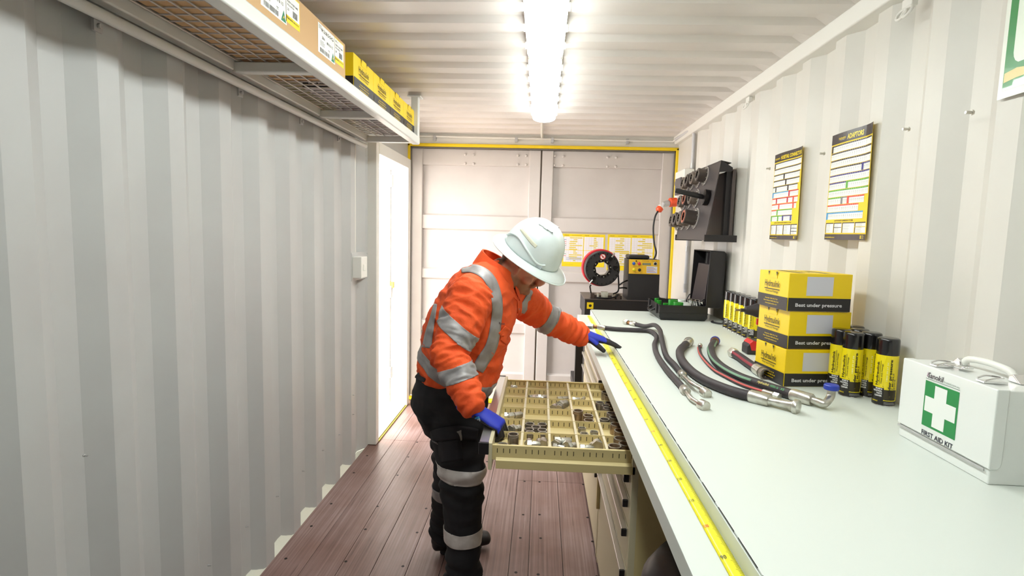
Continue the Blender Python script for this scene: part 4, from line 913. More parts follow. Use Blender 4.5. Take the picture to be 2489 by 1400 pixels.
# ================================================================ posters on the right wall
def poster(name, label, y1, y0, z0, z1, fill, wav=.0035, curl=.012):
    """left edge at y1 (far), right edge at y0 (near); u runs 0..1 left to right, v 0..1 upwards"""
    def fn(u, v):
        c = curl*(max(0, u-.72)/.28)**2*(.35+.65*v)
        p = V((1.158-wav*(1+math.sin(u*5.2))-c, y1+(y0-y1)*u+.05*c, z0+(z1-z0)*v-.006*u*0)); n_ = V((-1, .0, 0))
        return p, n_
    b = B(); b.grid(lambda u, v: fn(u, v)[0], 48, 12); o = b.make('poster', pm((240, 206, 40)), smooth=180, solid=-.0004, fix=False); o.name = name
    W[o.name] = W.get('poster', W.get(name)); W[o.name] = V(o.location); tag(o, label, 'poster', 'product posters on the right wall')
    P = Print(); fill(P); P.build('poster_print', fn, o, d=.0005, rough=.3); return o
BK, PW, BL, GN, RD, CY, GY = (52, 44, 46), (240, 242, 238), (52, 50, 132), (92, 168, 60), (222, 70, 56), (50, 150, 210), (128, 128, 132)
MG = (190, 30, 60)
def row(P, v1, hh, segs, ticks=22):
    """one catalogue row: segs = [(u0, u1, bar colour, tab?)]"""
    for u0, u1, c, tab in segs:
        P.rect(u0, v1-hh, u1, v1-hh*.2, PW, 1, 6); P.rect(u0, v1-hh*.2, u1, v1, c, 1, 6)
        if tab: P.rect(u0, v1-hh, u0+.045, v1, c, 2)
        n = max(2, int((u1-u0)*ticks)); s = .05 if tab else .0
        for k in range(n):
            u = u0+s+(u1-u0-s)*(k+.5)/n; P.rect(u-.003, v1-hh*.13, u+.004, v1-hh*.07, (225, 225, 220), 3)
            P.poly([(u-.009, v1-hh*.36), (u+.009, v1-hh*.36), (u+.006, v1-hh*.62), (u-.006, v1-hh*.62)], (206, 208, 208), 3); P.rect(u-.008, v1-hh*.76, u+.008, v1-hh*.72, (170, 172, 172), 3)
def adaptors(P):
    P.rect(0, .905, 1, 1, BK, 1, 10); P.text('Hydraulink', .20, .945, .013, (232, 206, 30), 2, 'l', .17, .02); P.rect(.20, .938, .37, .941, (232, 206, 30), 2); P.text('Hose and Fittings', .24, .93, .005, (230, 230, 230), 2, 'l', .1)
    P.text('ADAPTORS', .41, .925, .045, (232, 206, 30), 2, 'l', .34, .03, 0, .0)
    hh = .066; v = .893
    rows = [[(.02, .98, BK, 1)], [(.02, .98, BK, 0)], [(.02, .98, BK, 0)], [(.02, .76, BK, 0), (.76, .98, BL, 1)], [(.02, .98, BL, 0)], [(.02, .46, BL, 0), (.46, .98, GN, 1)], [(.02, .98, GN, 0)],
            [(.02, .37, GN, 0), (.37, .51, GY, 1), (.51, .88, RD, 1)], [(.02, .76, RD, 0)], [(.01, .88, CY, 1)]]
    for r_ in rows: row(P, v, hh, r_); v -= hh+.0045
    P.text('ADAPTOR PART NUMBERING SYSTEM', .25, .172, .014, (70, 56, 20), 2, 'l', .42, .02)
    for u0, u1 in ((.02, .235), (.25, .44), (.455, .71), (.725, .98)):
        P.rect(u0, .065, u1, .158, PW, 1, 2); P.rect(u0, .151, u1, .160, BK, 2); P.rect(u0, .065, u0+.014, .158, BK, 2); P.micro(u0+.03, .07, u1-.02, .147, 9, (170, 170, 175), 2, .6, .25)
    P.rect(.25, .112, .44, .117, BK, 3); P.rect(.725, .117, .98, .121, (232, 206, 30), 3)
    P.rect(0, 0, 1, .052, (62, 54, 58), 1, 10); P.text('www.hydraulink.com.au', .02, .018, .013, (232, 206, 30), 2, 'l', .27, .02)
    P.rect(.86, .012, .885, .042, (232, 206, 30), 2); P.micro(.895, .008, .96, .045, 4, (200, 186, 90), 2)
def hosetail(P):
    P.rect(0, .905, 1, 1, BK, 1, 10); P.text('Hydraulink', .03, .94, .014, (232, 206, 30), 2, 'l', .2, .02); P.rect(.03, .933, .22, .936, (232, 206, 30), 2)
    P.text('HOSETAIL CONNECTORS', .27, .925, .04, (232, 206, 30), 2, 'l', .70, .03)
    hh = .064; v = .893
    rows = [[(.02, .98, BK, 1)], [(.02, .98, BK, 0)], [(.02, .40, BK, 0), (.40, .94, BK, 1)], [(.02, .47, BK, 0), (.47, .94, BK, 1)], [(.01, .12, BK, 0), (.12, .55, BK, 1), (.55, .88, BK, 1)], [(.01, .60, CY, 1), (.60, .93, MG, 1)],
            [(.01, .18, RD, 0), (.18, .56, MG, 1), (.56, .74, MG, 1), (.74, .92, RD, 1)], [(.01, .29, RD, 0), (.29, .75, RD, 1), (.75, .88, RD, 1)], [(.01, .24, RD, 0), (.24, .75, GN, 1)], [(.01, .28, GN, 1), (.28, .45, GN, 1), (.45, .70, BL, 1), (.70, .76, BL, 1)]]
    for r_ in rows: row(P, v, hh, r_); v -= hh+.0045
    P.text('HOSETAIL CONNECTOR PART NUMBERING SYSTEM', .17, .186, .014, (70, 56, 20), 2, 'l', .58, .02)
    for u0, u1 in ((.04, .26), (.28, .50), (.52, .74), (.755, .97)):
        P.rect(u0, .06, u1, .17, PW, 1, 2); P.rect(u0, .163, u1, .172, BK, 2); P.rect(u0-.008, .055, u0+.012, .17, BK, 2); P.micro(u0+.03, .065, u1-.02, .157, 10, (170, 170, 175), 2, .6, .25)
    P.rect(.755, .125, .97, .130, BK, 3); P.rect(.755, .09, .97, .095, BK, 3)
    P.rect(0, 0, 1, .048, (62, 54, 58), 1, 10); P.text('www.hydraulink.com.au', .03, .016, .013, (232, 206, 30), 2, 'l', .28, .02); P.rect(.86, .012, .89, .04, (232, 206, 30), 2); P.micro(.9, .008, .96, .042, 4, (200, 186, 90), 2)
poster('adaptors_poster', 'larger yellow and black ADAPTORS poster above the stacked cartons', 2.277, 1.994, 1.532, 1.937, adaptors)
poster('connectors_poster', 'smaller yellow and black HOSETAIL CONNECTORS poster between the die rack and ADAPTORS', 2.812, 2.516, 1.528, 1.937, hosetail, curl=.008)
def safety(P):
    P.rect(0, 0, 1, 1, (226, 230, 220), 1, 10); P.rect(.042, .045, .96, .97, (24, 128, 58), 2, 10)
    P.rect(.115, .25, .88, .93, (222, 230, 218), 3, 12); P.rect(.165, .187, .88, .25, (222, 230, 218), 3, 12); P.poly([(.165, .187), (.165, .25), (.115, .25), (.121, .226), (.138, .202)], (222, 230, 218), 3)
    for k in range(8): u = .05+.11*k; P.poly([(u, .09+.012*math.sin(k)), (u+.11, .09+.012*math.sin(k+1)), (u+.11, .145+.012*math.sin(k*1.7+1.7)), (u, .145+.012*math.sin(k*1.7))], (214, 196, 130), 3)
    P.text('Actions', .27, .60, .016, (110, 160, 110), 4, 'l', .28, .0)
    for i, s in enumerate(('Participate in training', 'Report all incidents', 'Talk to my supervisor', 'Stop my work if unsafe', 'Look after my mates')): P.text(s, .30, .555-.05*i, .011, (90, 100, 92), 4, 'l', .52); P.poly([(.25, .557-.05*i), (.262, .557-.05*i), (.262, .566-.05*i), (.25, .566-.05*i)], (50, 60, 50), 4)
    P.text('Safety', .27, .90, .016, (110, 160, 110), 4, 'l', .25, .0)
    for i, s in enumerate(('Report hazards', 'Look out for others', 'Be aware of risks')): P.text(s, .30, .84-.05*i, .011, (90, 100, 92), 4, 'l', .45); P.poly([(.25, .842-.05*i), (.262, .842-.05*i), (.262, .851-.05*i), (.25, .851-.05*i)], (50, 60, 50), 4)
g = poster('safety_poster', 'glossy green and white laminated poster at the top right corner of the view', 1.484, 1.14, 1.887, 2.30, safety, .004, 0)
g.data.materials[0] = mat('clear_laminate_edge', (226, 230, 222), .12, coat=1)
for m_ in g.children[0].data.materials: m_.node_tree.nodes['Principled BSDF'].inputs['Coat Weight'].default_value = .6 if m_.name.startswith('print_24') else 0

# ================================================================ die rack on the right wall
t = thing('die_rack', 'black slanted steel rack of crimping dies fixed to the right wall', 'rack', (1.06, 3.6, 1.51))
A0, A1, A2 = V((.980, 3.30, 1.512)), V((.980, 4.01, 1.512)), V((1.046, 3.30, 1.975))   # near bottom, far bottom, near top
up = (A2-A0); upn = up.normalized(); nrm = V((0, 1, 0)).cross(upn); nrm = nrm if nrm.x < 0 else -nrm
def RP(y, h, d=0): return V((A0.x, y, A0.z))+upn*h+nrm*d
b = B(); b.add([RP(y, h, d) for d in (0, -.004) for h in (0, up.length) for y in (3.30, 4.01)], [(0, 2, 3, 1), (4, 5, 7, 6), (0, 1, 5, 4), (2, 6, 7, 3), (0, 4, 6, 2), (1, 3, 7, 5)]); b.make('rack_plate', mat('grey_brown_rack', (74, 69, 70), .4, .3), t)
B().box(.976, 1.163, 3.296, 3.306, 1.505, 1.545).make('bottom_bracket', M_blackm, t, bevel=.001)
B().box(.976, 1.163, 4.0, 4.01, 1.505, 1.545).make('bottom_bracket', M_blackm, t, bevel=.001)
b = B(); b.add([RP(3.30, .40, -.002), RP(3.30, up.length, -.002), V((1.115, 3.30, 1.935)), V((1.115, 3.30, 1.915)), RP(3.306, .40, -.002), RP(3.306, up.length, -.002), V((1.115, 3.306, 1.935)), V((1.115, 3.306, 1.915))], [(0, 1, 2, 3), (7, 6, 5, 4), (0, 4, 5, 1), (1, 5, 6, 2), (2, 6, 7, 3), (3, 7, 4, 0)]); b.make('top_bracket', M_blackm, t)
b = B(); b.add([RP(y, up.length, 0) for y in (3.30, 4.01)]+[RP(y, up.length, -.004)+V((.055, 0, -.012)) for y in (3.30, 4.01)]+[RP(y, up.length-.004, 0) for y in (3.30, 4.01)]+[RP(y, up.length-.004, -.004)+V((.055, 0, -.012)) for y in (3.30, 4.01)], [(0, 1, 3, 2), (4, 6, 7, 5), (0, 2, 6, 4), (1, 5, 7, 3), (0, 4, 5, 1), (2, 3, 7, 6)]); b.make('top_flange', M_blackm, t)
B().box(1.13, 1.150, 3.34, 4.0, 1.52, 1.93).make('rear_channel', mat('brown_grey_steel', (88, 80, 78), .4, .4), t, bevel=.003)
B().box(1.10, 1.135, 3.36, 3.40, 1.54, 1.92).make('rear_channel', M_blackm, t, bevel=.003)
M_acr = mat('clear_acrylic', (158, 152, 150), .12, spec=1.)
def rp_px(x, y):   # rack point seen at a pixel
    d = CF+CR*((x-1244.5)/F_PX)-CU*((y-700)/F_PX); k = (A0-CAM).dot(nrm)/d.dot(nrm); p = CAM+d*k
    return p.y, (p-V((A0.x, p.y, A0.z))).dot(upn)
rows_ = [('top', [(1672, 447), (1684, 441), (1699, 435), (1716, 428)], .042, .050), ('middle', [(1664, 491), (1678, 486), (1694, 483)], .042, .048), ('bottom', [(1650, 538), (1662, 536), (1676, 534), (1692, 531)], .047, .075)]
ordn = ['farthest', 'second', 'third', 'nearest']
for rn, cs, rr_, dp in rows_:
    ys_ = []
    for k, (px, py) in enumerate(cs):
        y, h = rp_px(px, py); ys_.append((y, h)); dpp = dp*(.7+.1*k)
        d_ = thing('crimping_die', ('%s dark crimping die in the %s row of the rack' % ('nearest' if k == len(cs)-1 else ordn[k], rn)), 'die', RP(y, h, .004), 'crimping dies on the rack')
        r0 = rr_; 
        b = B(); b.lathe([(r0*.60, 0), (r0, 0), (r0, dpp), (r0*.96, dpp+.002), (r0*.62, dpp+.002)], RP(y, h, .0045), nrm, 24, closed=True); b.make('die_body', mat('worn_die_steel', (84, 76, 72), .35, .5) if k % 2 else M_steel, d_, smooth=35)
        b = B(); b.lathe([(r0*.60, dpp+.002), (r0*.86, dpp+.002), (r0*.86, dpp+.0045), (r0*.60, dpp+.0045)], RP(y, h, .0045), nrm, 24, closed=True); b.make('die_face', mat('copper_paint', (196, 120, 96), .4, .6) if (rn, k) in (('bottom', 3), ('middle', 1)) else mat('grey_die_face', (122, 114, 108), .4, .6), d_, smooth=35)
        for q in range(8):
            a = 2*PI*q/8; b = B(); c_ = RP(y, h, .0045)+(V((0, 1, 0))*math.cos(a)+upn*math.sin(a))*r0*.6
            b.obox(c_+nrm*dpp*.5, (.006, .006, dpp+.002), Matrix((V((0, 1, 0))*math.cos(a)+upn*math.sin(a), nrm.cross(V((0, 1, 0))*math.cos(a)+upn*math.sin(a)), nrm)).transposed()); b.make('die_tooth', M_die, d_)
        # acrylic holder ring with pins, part of the rack
        b = B(); R2 = r0*1.42; b.lathe([(r0*1.06, .001), (R2, .001), (R2, .006), (r0*1.06, .006)], RP(y, h, .0), nrm, 28, closed=True); b.make('holder_ring', M_acr, t, smooth=40)
        for q in range(10):
            a = 2*PI*q/10+.3; c_ = RP(y, h, 0)+(V((0, 1, 0))*math.cos(a)+upn*math.sin(a))*r0*1.22
            b = B(); b.cyl(c_+nrm*.001, c_+nrm*.013, .0042, n=8); b.make('holder_pin', M_zinc, t, smooth=40)
y, h = rp_px(1722, 481)
d_ = thing('die_tool', 'black disc with a long black handle on the die rack', 'tool', RP(y, h, .004), None)
b = B(); b.lathe([(.0, 0), (.048, 0), (.048, .026), (.030, .030), (0, .030)], RP(y, h, .0045), nrm, 24); b.make('disc', M_die, d_, smooth=35)
b = B(); e0 = RP(y, h, .03); e1 = e0+nrm*.17+V((0, .0, .012)); b.lathe([(.010, 0), (.015, .01), (.016, .16), (.012, .172)], e0, e1-e0, 14); b.make('handle', M_black, d_, smooth=50)

# power outlet, plug and lead
t = thing('power_outlet', 'white industrial power outlet box behind the die rack', 'outlet', (1.1, 4.4, 1.8))
B().box(1.085, 1.163, 4.30, 4.58, 1.775, 2.045).make('outlet_box', M_white, t, bevel=.008)
B().box(1.068, 1.086, 4.34, 4.50, 1.855, 1.985).make('outlet_flap', mat('grey_flap', (96, 92, 94), .4), t, bevel=.006)
b = B(); b.lathe([(.018, 0), (.018, .006)], (1.085, 4.545, 1.955), (-1, 0, 0), 16); b.make('rotary_knob', M_grey, t, smooth=40)
OR = mat('orange_plastic', (236, 84, 40), .4)
p0 = at(1632, 492, 'y', 4.46)
b = B(); b.lathe([(.036, 0), (.036, .05), (.030, .055)], p0+V((.035, 0, .003)), (-1, -.2, -.08), 18); b.make('orange_socket', OR, t, smooth=40)
t = thing('plug_lead', 'orange and white plug with a black lead hanging down to the control box', 'cable', (.9, 4.4, 1.4))
p1 = at(1612, 497, 'y', 4.43); p2 = at(1600, 512, 'y', 4.41)
b = B(); b.lathe([(.018, 0), (.024, .02), (.024, .05)], p1, p0-p1, 14); b.make('plug_clamp', M_galv, t, smooth=40)
b = B(); b.lathe([(.016, 0), (.027, .012), (.027, .034)], p2-(p1-p2).normalized()*.006, p1-p2, 16); b.make('plug_body', OR, t, smooth=40)
b = B(); b.lathe([(.026, .030), (.026, .045), (.018, .05)], p2-(p1-p2).normalized()*.006, p1-p2, 16); b.make('plug_collar', M_white, t, smooth=40)
Q = [p2, at(1592, 528, 'y', 4.40), at(1588, 555, 'y', 4.38), at(1590, 590, 'y', 4.33), at(1595, 615, 'y', 4.26), V((.868, 4.20, 1.345))]
B().tube(spline(Q, 7), .0068, 10).make('lead', M_black, t, smooth=60)
o = B().tube(spline([(.895, 4.25, 1.22), (.915, 4.24, 1.14), (.925, 4.22, 1.075), (.93, 4.18, 1.064), (.945, 4.1, 1.068)], 6), .008, 10).make('side_cord', M_black, smooth=60); tag(o, 'black cord running down the right side of the control box', 'cord')

# conduits
t = thing('wall_conduit', 'grey conduit running down the right wall and along the door header', 'conduit', (1.15, 4.3, 1.12))
xs_ = at(1672, 640, 'y', 4.33).x
B().tube(spline([(1.150, 4.33, 1.10), (1.150, 4.33, 1.7), (1.150, 4.33, 2.29), (1.146, 4.36, 2.338), (1.135, 4.43, 2.345), (1.13, 4.6, 2.345), (1.125, 4.80, 2.345)], 6), .0125, 12).make('conduit_pipe', mat('painted_conduit', (196, 196, 200), .4), t, smooth=60)
B().tube([(1.125, 4.80, 2.345), (1.11, 4.842, 2.335), (.6, 4.85, 2.335), (0, 4.85, 2.338), (-1.1, 4.85, 2.345)], .009, 10).make('header_pipe', M_frame, t, smooth=60)
for z in (1.13, 1.42, 2.05): B().cyl((1.150, 4.33, z), (1.150, 4.33, z+.04), .0165, n=12).make('coupling', M_galv, t, smooth=40)
for x in (-.93, -.22, .09, .73): B().box(x-.012, x+.012, 4.84, 4.866, 2.305, 2.35).make('pipe_clamp', M_galv, t, bevel=.002)
o = B().tube(spline([(.0, 3.96, 2.345), (.0, 4.2, 2.352), (.0, 4.7, 2.352), (.0, 4.845, 2.35), (.0, 4.85, 2.33)], 5), .010, 10).make('ceiling_conduit', M_frame, smooth=60); tag(o, 'short white conduit from the far ceiling light to the header', 'conduit')
# lashing rings and studs
for i, (y, z, l) in enumerate(((3.213, 2.285, 'steel lashing ring under the right roof rail above the die rack'), (1.863, 2.262, 'steel lashing ring under the right roof rail at the top of the view'))):
    t = thing('lashing_ring', l, 'ring', (1.15, y, z-.03), 'lashing rings under the right roof rail')
    B().obox((1.150, y, z+.01), (.02, .05, .03)).make('ring_plate', M_frame, t, bevel=.003)
    for q in (-.012, .016): B().tube([V((1.142-.012*(1-math.cos(a))*.5, y+q+.022*math.sin(a), z-.004-.022*(1-math.cos(a))*.7)) for a in [2*PI*k/16 for k in range(16)]], .0045, 8, closed=True).make('ring', M_frame, t, smooth=60)
for i, (y, z, l) in enumerate(((1.573, 1.877, 'small zinc bolt in the right wall below the green poster'), (1.831, 1.881, 'small zinc bolt in the right wall right of the ADAPTORS poster'), (2.351, 1.88, 'small zinc bolt in the wall between the two posters'), (2.89, 1.882, 'small zinc bolt in the wall left of the smaller poster'))):
    o = B().lathe([(.007, 0), (.007, .005), (.0045, .005), (.0045, .020)], (1.164 if i in (0, 1) else 1.164, y, z), (-1, 0, 0), 6).make('wall_bolt', M_zinc, bevel=.0005); tag(o, l, 'bolt', 'zinc bolts in the right wall')
# switch box on the left wall
t = thing('switch_box', 'small white switch box on a plate on the left wall by the doorway', 'switch', (-1.15, 3.55, 1.2))
B().box(-1.164, -1.160, 3.395, 3.715, 1.195, 1.375).make('mounting_plate', M_wall, t, bevel=.001)
B().box(-1.161, -1.103, 3.41, 3.53, 1.215, 1.35).make('box_body', M_white, t, bevel=.004)
B().box(-1.106, -1.098, 3.45, 3.49, 1.26, 1.30).make('switch_rocker', M_white, t, bevel=.002)
for y, z in ((3.405, 1.36), (3.405, 1.285), (3.405, 1.21), (3.70, 1.36), (3.70, 1.21)): B().lathe([(.004, 0), (.003, .002)], (-1.160, y, z), (1, 0, 0), 8).make('plate_screw', M_galv, t)
o = B().tube([(-1.175, 3.49, 1.37), (-1.175, 3.49, 2.09)], .010, 10).make('switch_conduit', M_frame, smooth=60); tag(o, 'thin white conduit above the switch box on the left wall', 'conduit')
# black shop vacuum under the bench
t = thing('shop_vacuum', 'round black vacuum cleaner standing under the near end of the bench', 'vacuum', (.51, 1.22, 0))
M_vac = mat('vacuum_plastic', (20, 16, 20), .45)
vc = V((.475, 1.30, 0))
b = B(); b.lathe([(.13, .05), (.165, .09), (.178, .42), (.18, .44)], vc, (0, 0, 1), 32); b.make('drum', M_vac, t, smooth=40)
b = B(); b.lathe([(.186, .44), (.190, .455), (.188, .60), (.172, .68), (.14, .728), (.08, .742), (0, .744)], vc, (0, 0, 1), 32); b.make('motor_dome', M_vac, t, smooth=50)
b = B(); b.tube([V((vc.x+.189*math.cos(a), vc.y+.189*math.sin(a), .60)) for a in [2*PI*k/40 for k in range(40)]], .0035, 6, closed=True); b.make('trim_ring', M_galv, t, smooth=60)
b = B(); b.tube([V((vc.x-.085+.055*math.cos(a), vc.y-.155+.02*math.sin(a)*0, .655+.055*math.sin(a))) for a in [2*PI*k/24 for k in range(24)]], .004, 6, closed=True); b.make('inlet_ring', M_galv, t, smooth=60)
b = B(); b.ball(V((vc.x-.085, vc.y-.13, .655)), .05, 16, (1, .6, 1)); b.make('inlet_cap', M_capb, t, smooth=180)
for a in (.5, 2.1, 3.7, 5.3): B().lathe([(.004, -.012), (.022, -.012), (.025, 0), (.022, .012), (.004, .012)], (vc.x+.12*math.cos(a), vc.y+.12*math.sin(a), .0255), (1, .3, 0), 14).make('castor', M_black, t, smooth=40)
b = B()
for a in (.5, 2.1, 3.7, 5.3): b.cyl((vc.x+.12*math.cos(a), vc.y+.12*math.sin(a), .03), (vc.x+.12*math.cos(a), vc.y+.12*math.sin(a), .10), .01, n=8)
b.make('castor_stem', M_black, t)
# ================================================================ the worker
def organic(bld, name, vox, sm=3, disp=None):
    me = bpy.data.meshes.new('t'); bmesh.ops.recalc_face_normals(bld.bm, faces=bld.bm.faces); bld.bm.to_mesh(me); bld.bm.free()
    ob = bpy.data.objects.new('t', me); COL.objects.link(ob)
    r = ob.modifiers.new('r', 'REMESH'); r.mode = 'VOXEL'; r.voxel_size = vox
    s_ = ob.modifiers.new('s', 'SMOOTH'); s_.factor = .5; s_.iterations = sm
    dg = bpy.context.evaluated_depsgraph_get(); dg.update()
    out = bpy.data.meshes.new_from_object(ob.evaluated_get(dg)); bpy.data.objects.remove(ob); bpy.data.meshes.remove(me)
    out.name = name
    if disp:
        ns = [v.normal.copy() for v in out.vertices]
        for v, n_ in zip(out.vertices, ns): v.co += n_*disp(v.co)
    return out
def eloft(b, secs, n=22, cap=True):
    """secs: (centre, r_side, r_front, side direction); the section plane is square to the path"""
    rs = []; m = len(secs); P = [V(s[0]) for s in secs]
    for i, (c, rx, ry, sd) in enumerate(secs):
        T = (P[min(i+1, m-1)]-P[max(i-1, 0)]).normalized(); sd = V(sd); sd = (sd-T*sd.dot(T)).normalized(); w_ = T.cross(sd)
        rs.append([P[i]+sd*(rx*math.cos(2*PI*k/n))+w_*(ry*math.sin(2*PI*k/n)) for k in range(n)])
    # domed ends
    def dome(c, ring, T, r):
        return [[c+(p-c)*math.cos(a)+T*(r*math.sin(a)) for p in ring] for a in (.5, 1.0, 1.35)]
    if cap:
        T0 = (P[0]-P[1]).normalized(); T1 = (P[-1]-P[-2]).normalized()
        rs = dome(P[0], rs[0], T0, min(secs[0][1], secs[0][2])*.7)[::-1]+rs+dome(P[-1], rs[-1], T1, min(secs[-1][1], secs[-1][2])*.7)
    return b.rings(rs)
def tubes(b, pts_, rs_, n=14):
    return eloft(b, [(p, r, r, (0, .3, 1) if abs((V(pts_[-1])-V(pts_[0])).normalized().z) < .8 else (0, 1, 0)) for p, r in zip(pts_, rs_)], n)
FWD = V((.955, -.29, 0)).normalized(); SID = V((FWD.y, -FWD.x, 0))   # SID: his right, towards the camera
nz = lambda p, f, o=0: noise.noise(V((p.x*f+o, p.y*f+o*1.7, p.z*f-o)))
def folds(p, f, amp, ax, o=0, k=2.6):
    amp, f = amp*1.25, f*1.15
    """creases: noise squeezed along direction ax"""
    q = p+ax*(p.dot(ax)*(k-1)); v = nz(q, f, o)+.5*nz(q, f*2.1, o+5)
    return amp*(1-2.2*abs(v))

T0, T1, T2, T3, T4 = at(1110, 912, 'y', 2.19), at(1128, 830, 'y', 2.18), at(1163, 745, 'y', 2.17), at(1192, 690, 'y', 2.17), at(1226, 655, 'y', 2.18)
person = thing('person', 'worker in orange high-visibility shirt and white hard hat leaning over the open drawer', 'person', (T0.x, T0.y, 0))
HIPN, HIPF = at(1108, 940, 'y', 2.10), at(1112, 940, 'y', 2.30)
KN, KF = at(1124, 1150, 'y', 2.07), at(1098, 1140, 'y', 2.38)
AN, AF = V((at(1126, 1340, 'y', 2.06).x, 2.06, .15)), V((at(1082, 1300, 'y', 2.47).x, 2.47, .12))
SN, EN, WN = at(1142, 728, 'y', 1.985), at(1090, 866, 'y', 1.86), at(1148, 985, 'y', 1.765)
SF, EF, WF = at(1258, 722, 'y', 2.34), at(1336, 778, 'y', 2.43), at(1412, 815, 'y', 2.515)
UP = V((.47, -.30, .80)).normalized(); HF = V((.84, -.12, -.54)); HF = (HF-UP*HF.dot(UP)).normalized(); HS = HF.cross(UP)   # head frame; HS = his right
HB = at(1291, 617, 'y', 2.19)        # centre of the brim plane
HC = HB-UP*.046-HF*.004              # head centre
def hp(f, s_, u): return HC+HF*f+HS*s_+UP*u
def hh(f, s_, u): return HB-UP*.030-HF*.008+HF*f+HS*s_+UP*u

# --- body: one continuous skin under the clothes
b = B()
eloft(b, [(T0, .135, .10, SID), (T1, .13, .10, SID), (T2, .15, .105, SID), (T3, .15, .075, SID), (T4, .06, .055, SID)])
for S_, E_, W_ in ((SN, EN, WN), (SF, EF, WF)): eloft(b, [(S_, .052, .052, SID), (E_, .040, .040, SID), (W_, .027, .027, SID)])
eloft(b, [(T3.lerp(T2, .4)+SID*-.0, .05, .05, SID), (SN, .055, .055, SID)]); eloft(b, [(T3.lerp(T2, .4), .05, .05, SID), (SF, .055, .055, SID)])
for H_, K_, A_ in ((HIPN, KN, AN), (HIPF, KF, AF)): eloft(b, [(H_, .085, .085, SID), (K_, .052, .055, SID), (K_.lerp(A_, .3), .052, .052, SID), (A_, .032, .034, SID)]); eloft(b, [(A_, .035, .04, SID), (A_+FWD*.06-V((0, 0, A_.z-.06)), .035, .03, SID), (A_+FWD*.15-V((0, 0, A_.z-.05)), .03, .022, SID)])
eloft(b, [(T0-V((0, 0, .04)), .14, .11, SID), (T0-V((0, 0, .12)), .13, .1, SID)])
eloft(b, [(T4-V((0, 0, .03)), .062, .062, HS), (T4.lerp(hp(-.03, 0, -.07), .5), .058, .060, HS), (hp(-.025, 0, -.05), .056, .062, HS)])
eloft(b, [(hp(-.01, 0, .085), .048, .062, HS), (hp(-.008, 0, .05), .070, .088, HS), (hp(-.004, 0, .01), .077, .095, HS), (hp(0, 0, -.025), .072, .088, HS), (hp(.010, 0, -.055), .062, .074, HS), (hp(.026, 0, -.082), .050, .056, HS), (hp(.040, 0, -.104), .034, .036, HS)], 28)
eloft(b, [(hp(.080, 0, .012), .012, .014, HS), (hp(.090, 0, -.010), .014, .017, HS), (hp(.099, 0, -.028), .018, .018, HS), (hp(.094, 0, -.040), .018, .014, HS)], 14)      # nose
eloft(b, [(hp(.080, -.045, .018), .010, .008, UP), (hp(.090, 0, .020), .011, .010, UP), (hp(.080, .045, .018), .010, .008, UP)], 12)  # brow
eloft(b, [(hp(.078, -.022, -.058), .005, .006, UP), (hp(.088, 0, -.055), .007, .008, UP), (hp(.078, .022, -.058), .005, .006, UP)], 12)  # lips
eloft(b, [(hp(.074, -.018, -.068), .005, .006, UP), (hp(.083, 0, -.067), .007, .008, UP), (hp(.074, .018, -.068), .005, .006, UP)], 12)
b.ball(hp(.066, 0, -.098), .020, 14); b.ball(hp(.050, -.045, -.035), .024, 14); b.ball(hp(.050, .045, -.035), .024, 14)
for s_ in (-1, 1):
    b.tube([hp(-.012+.017*math.cos(a), s_*(.076+.004*math.cos(a)), -.018+.030*math.sin(a)) for a in [2*PI*k/16 for k in range(16)]], .0048, 8, closed=True)
    b.ball(hp(-.008, s_*.074, -.020), .014, 12, (1.1, .5, 1.5))
me = organic(b, 'body_skin', .0042, 2)
ca = me.color_attributes.new('tone', 'FLOAT_COLOR', 'POINT'); SK = lin((200, 140, 118)); BD = lin((132, 86, 58)); HR = lin((80, 58, 44)); LP_ = lin((160, 92, 84))
for i, v in enumerate(me.vertices):
    d = v.co-HC; f, s_, u = d.dot(HF), d.dot(HS), d.dot(UP); c = SK
    if d.length < .2:
        bd = max(0, min(1, (-u-.038+.25*max(0, f-.03)*0+.30*max(0, -f+.03))/.014)) if f > -.035 and f+.35*abs(s_) > -.0 else 0
        if f > .086 and -.062 > u > -.075 and abs(s_) < .02: bd *= .3
        if f > .08 and -.042 > u > -.052 and abs(s_) < .028: bd = max(bd, .3)
        hr = max(0, min(1, (-f-.050)/.012)) if u > -.030 else 0
        if -.03 < f < .018 and u > .0 and abs(s_) > .05: hr = max(hr, .8)
        c = tuple(SK[k]*(1-bd*.8)+BD[k]*bd*.8 for k in range(3)); c = tuple(c[k]*(1-hr)+HR[k]*hr for k in range(3))+(1,)
    ca.data[i].color = c
M_skin = bpy.data.materials.new('skin'); M_skin.use_nodes = True; nt = M_skin.node_tree; bs = nt.nodes['Principled BSDF']; bs.inputs['Roughness'].default_value = .5
bs.inputs['Subsurface Weight'].default_value = .08; bs.inputs['Subsurface Scale'].default_value = .01
a_ = nt.nodes.new('ShaderNodeAttribute'); a_.attribute_name = 'tone'; n_ = nt.nodes.new('ShaderNodeTexNoise'); n_.inputs['Scale'].default_value = 420; n_.inputs['Detail'].default_value = 3
m_ = nt.nodes.new('ShaderNodeMixRGB'); m_.blend_type = 'OVERLAY'; m_.inputs[0].default_value = .35; nt.links.new(a_.outputs[0], m_.inputs[1]); nt.links.new(n_.outputs[1], m_.inputs[2]); nt.links.new(m_.outputs[0], bs.inputs['Base Color'])
body = link(me, 'body', M_skin, person, smooth=180)
for s_ in (-1, 1): B().ball(hp(.073, s_*.030, -.002), .0115, 14).make('eye', mat('eye_white', (226, 220, 212), .2), body, smooth=180); B().ball(hp(.0835, s_*.030, -.006), .0045, 10).make('iris', mat('iris', (70, 60, 50), .2), body, smooth=180)

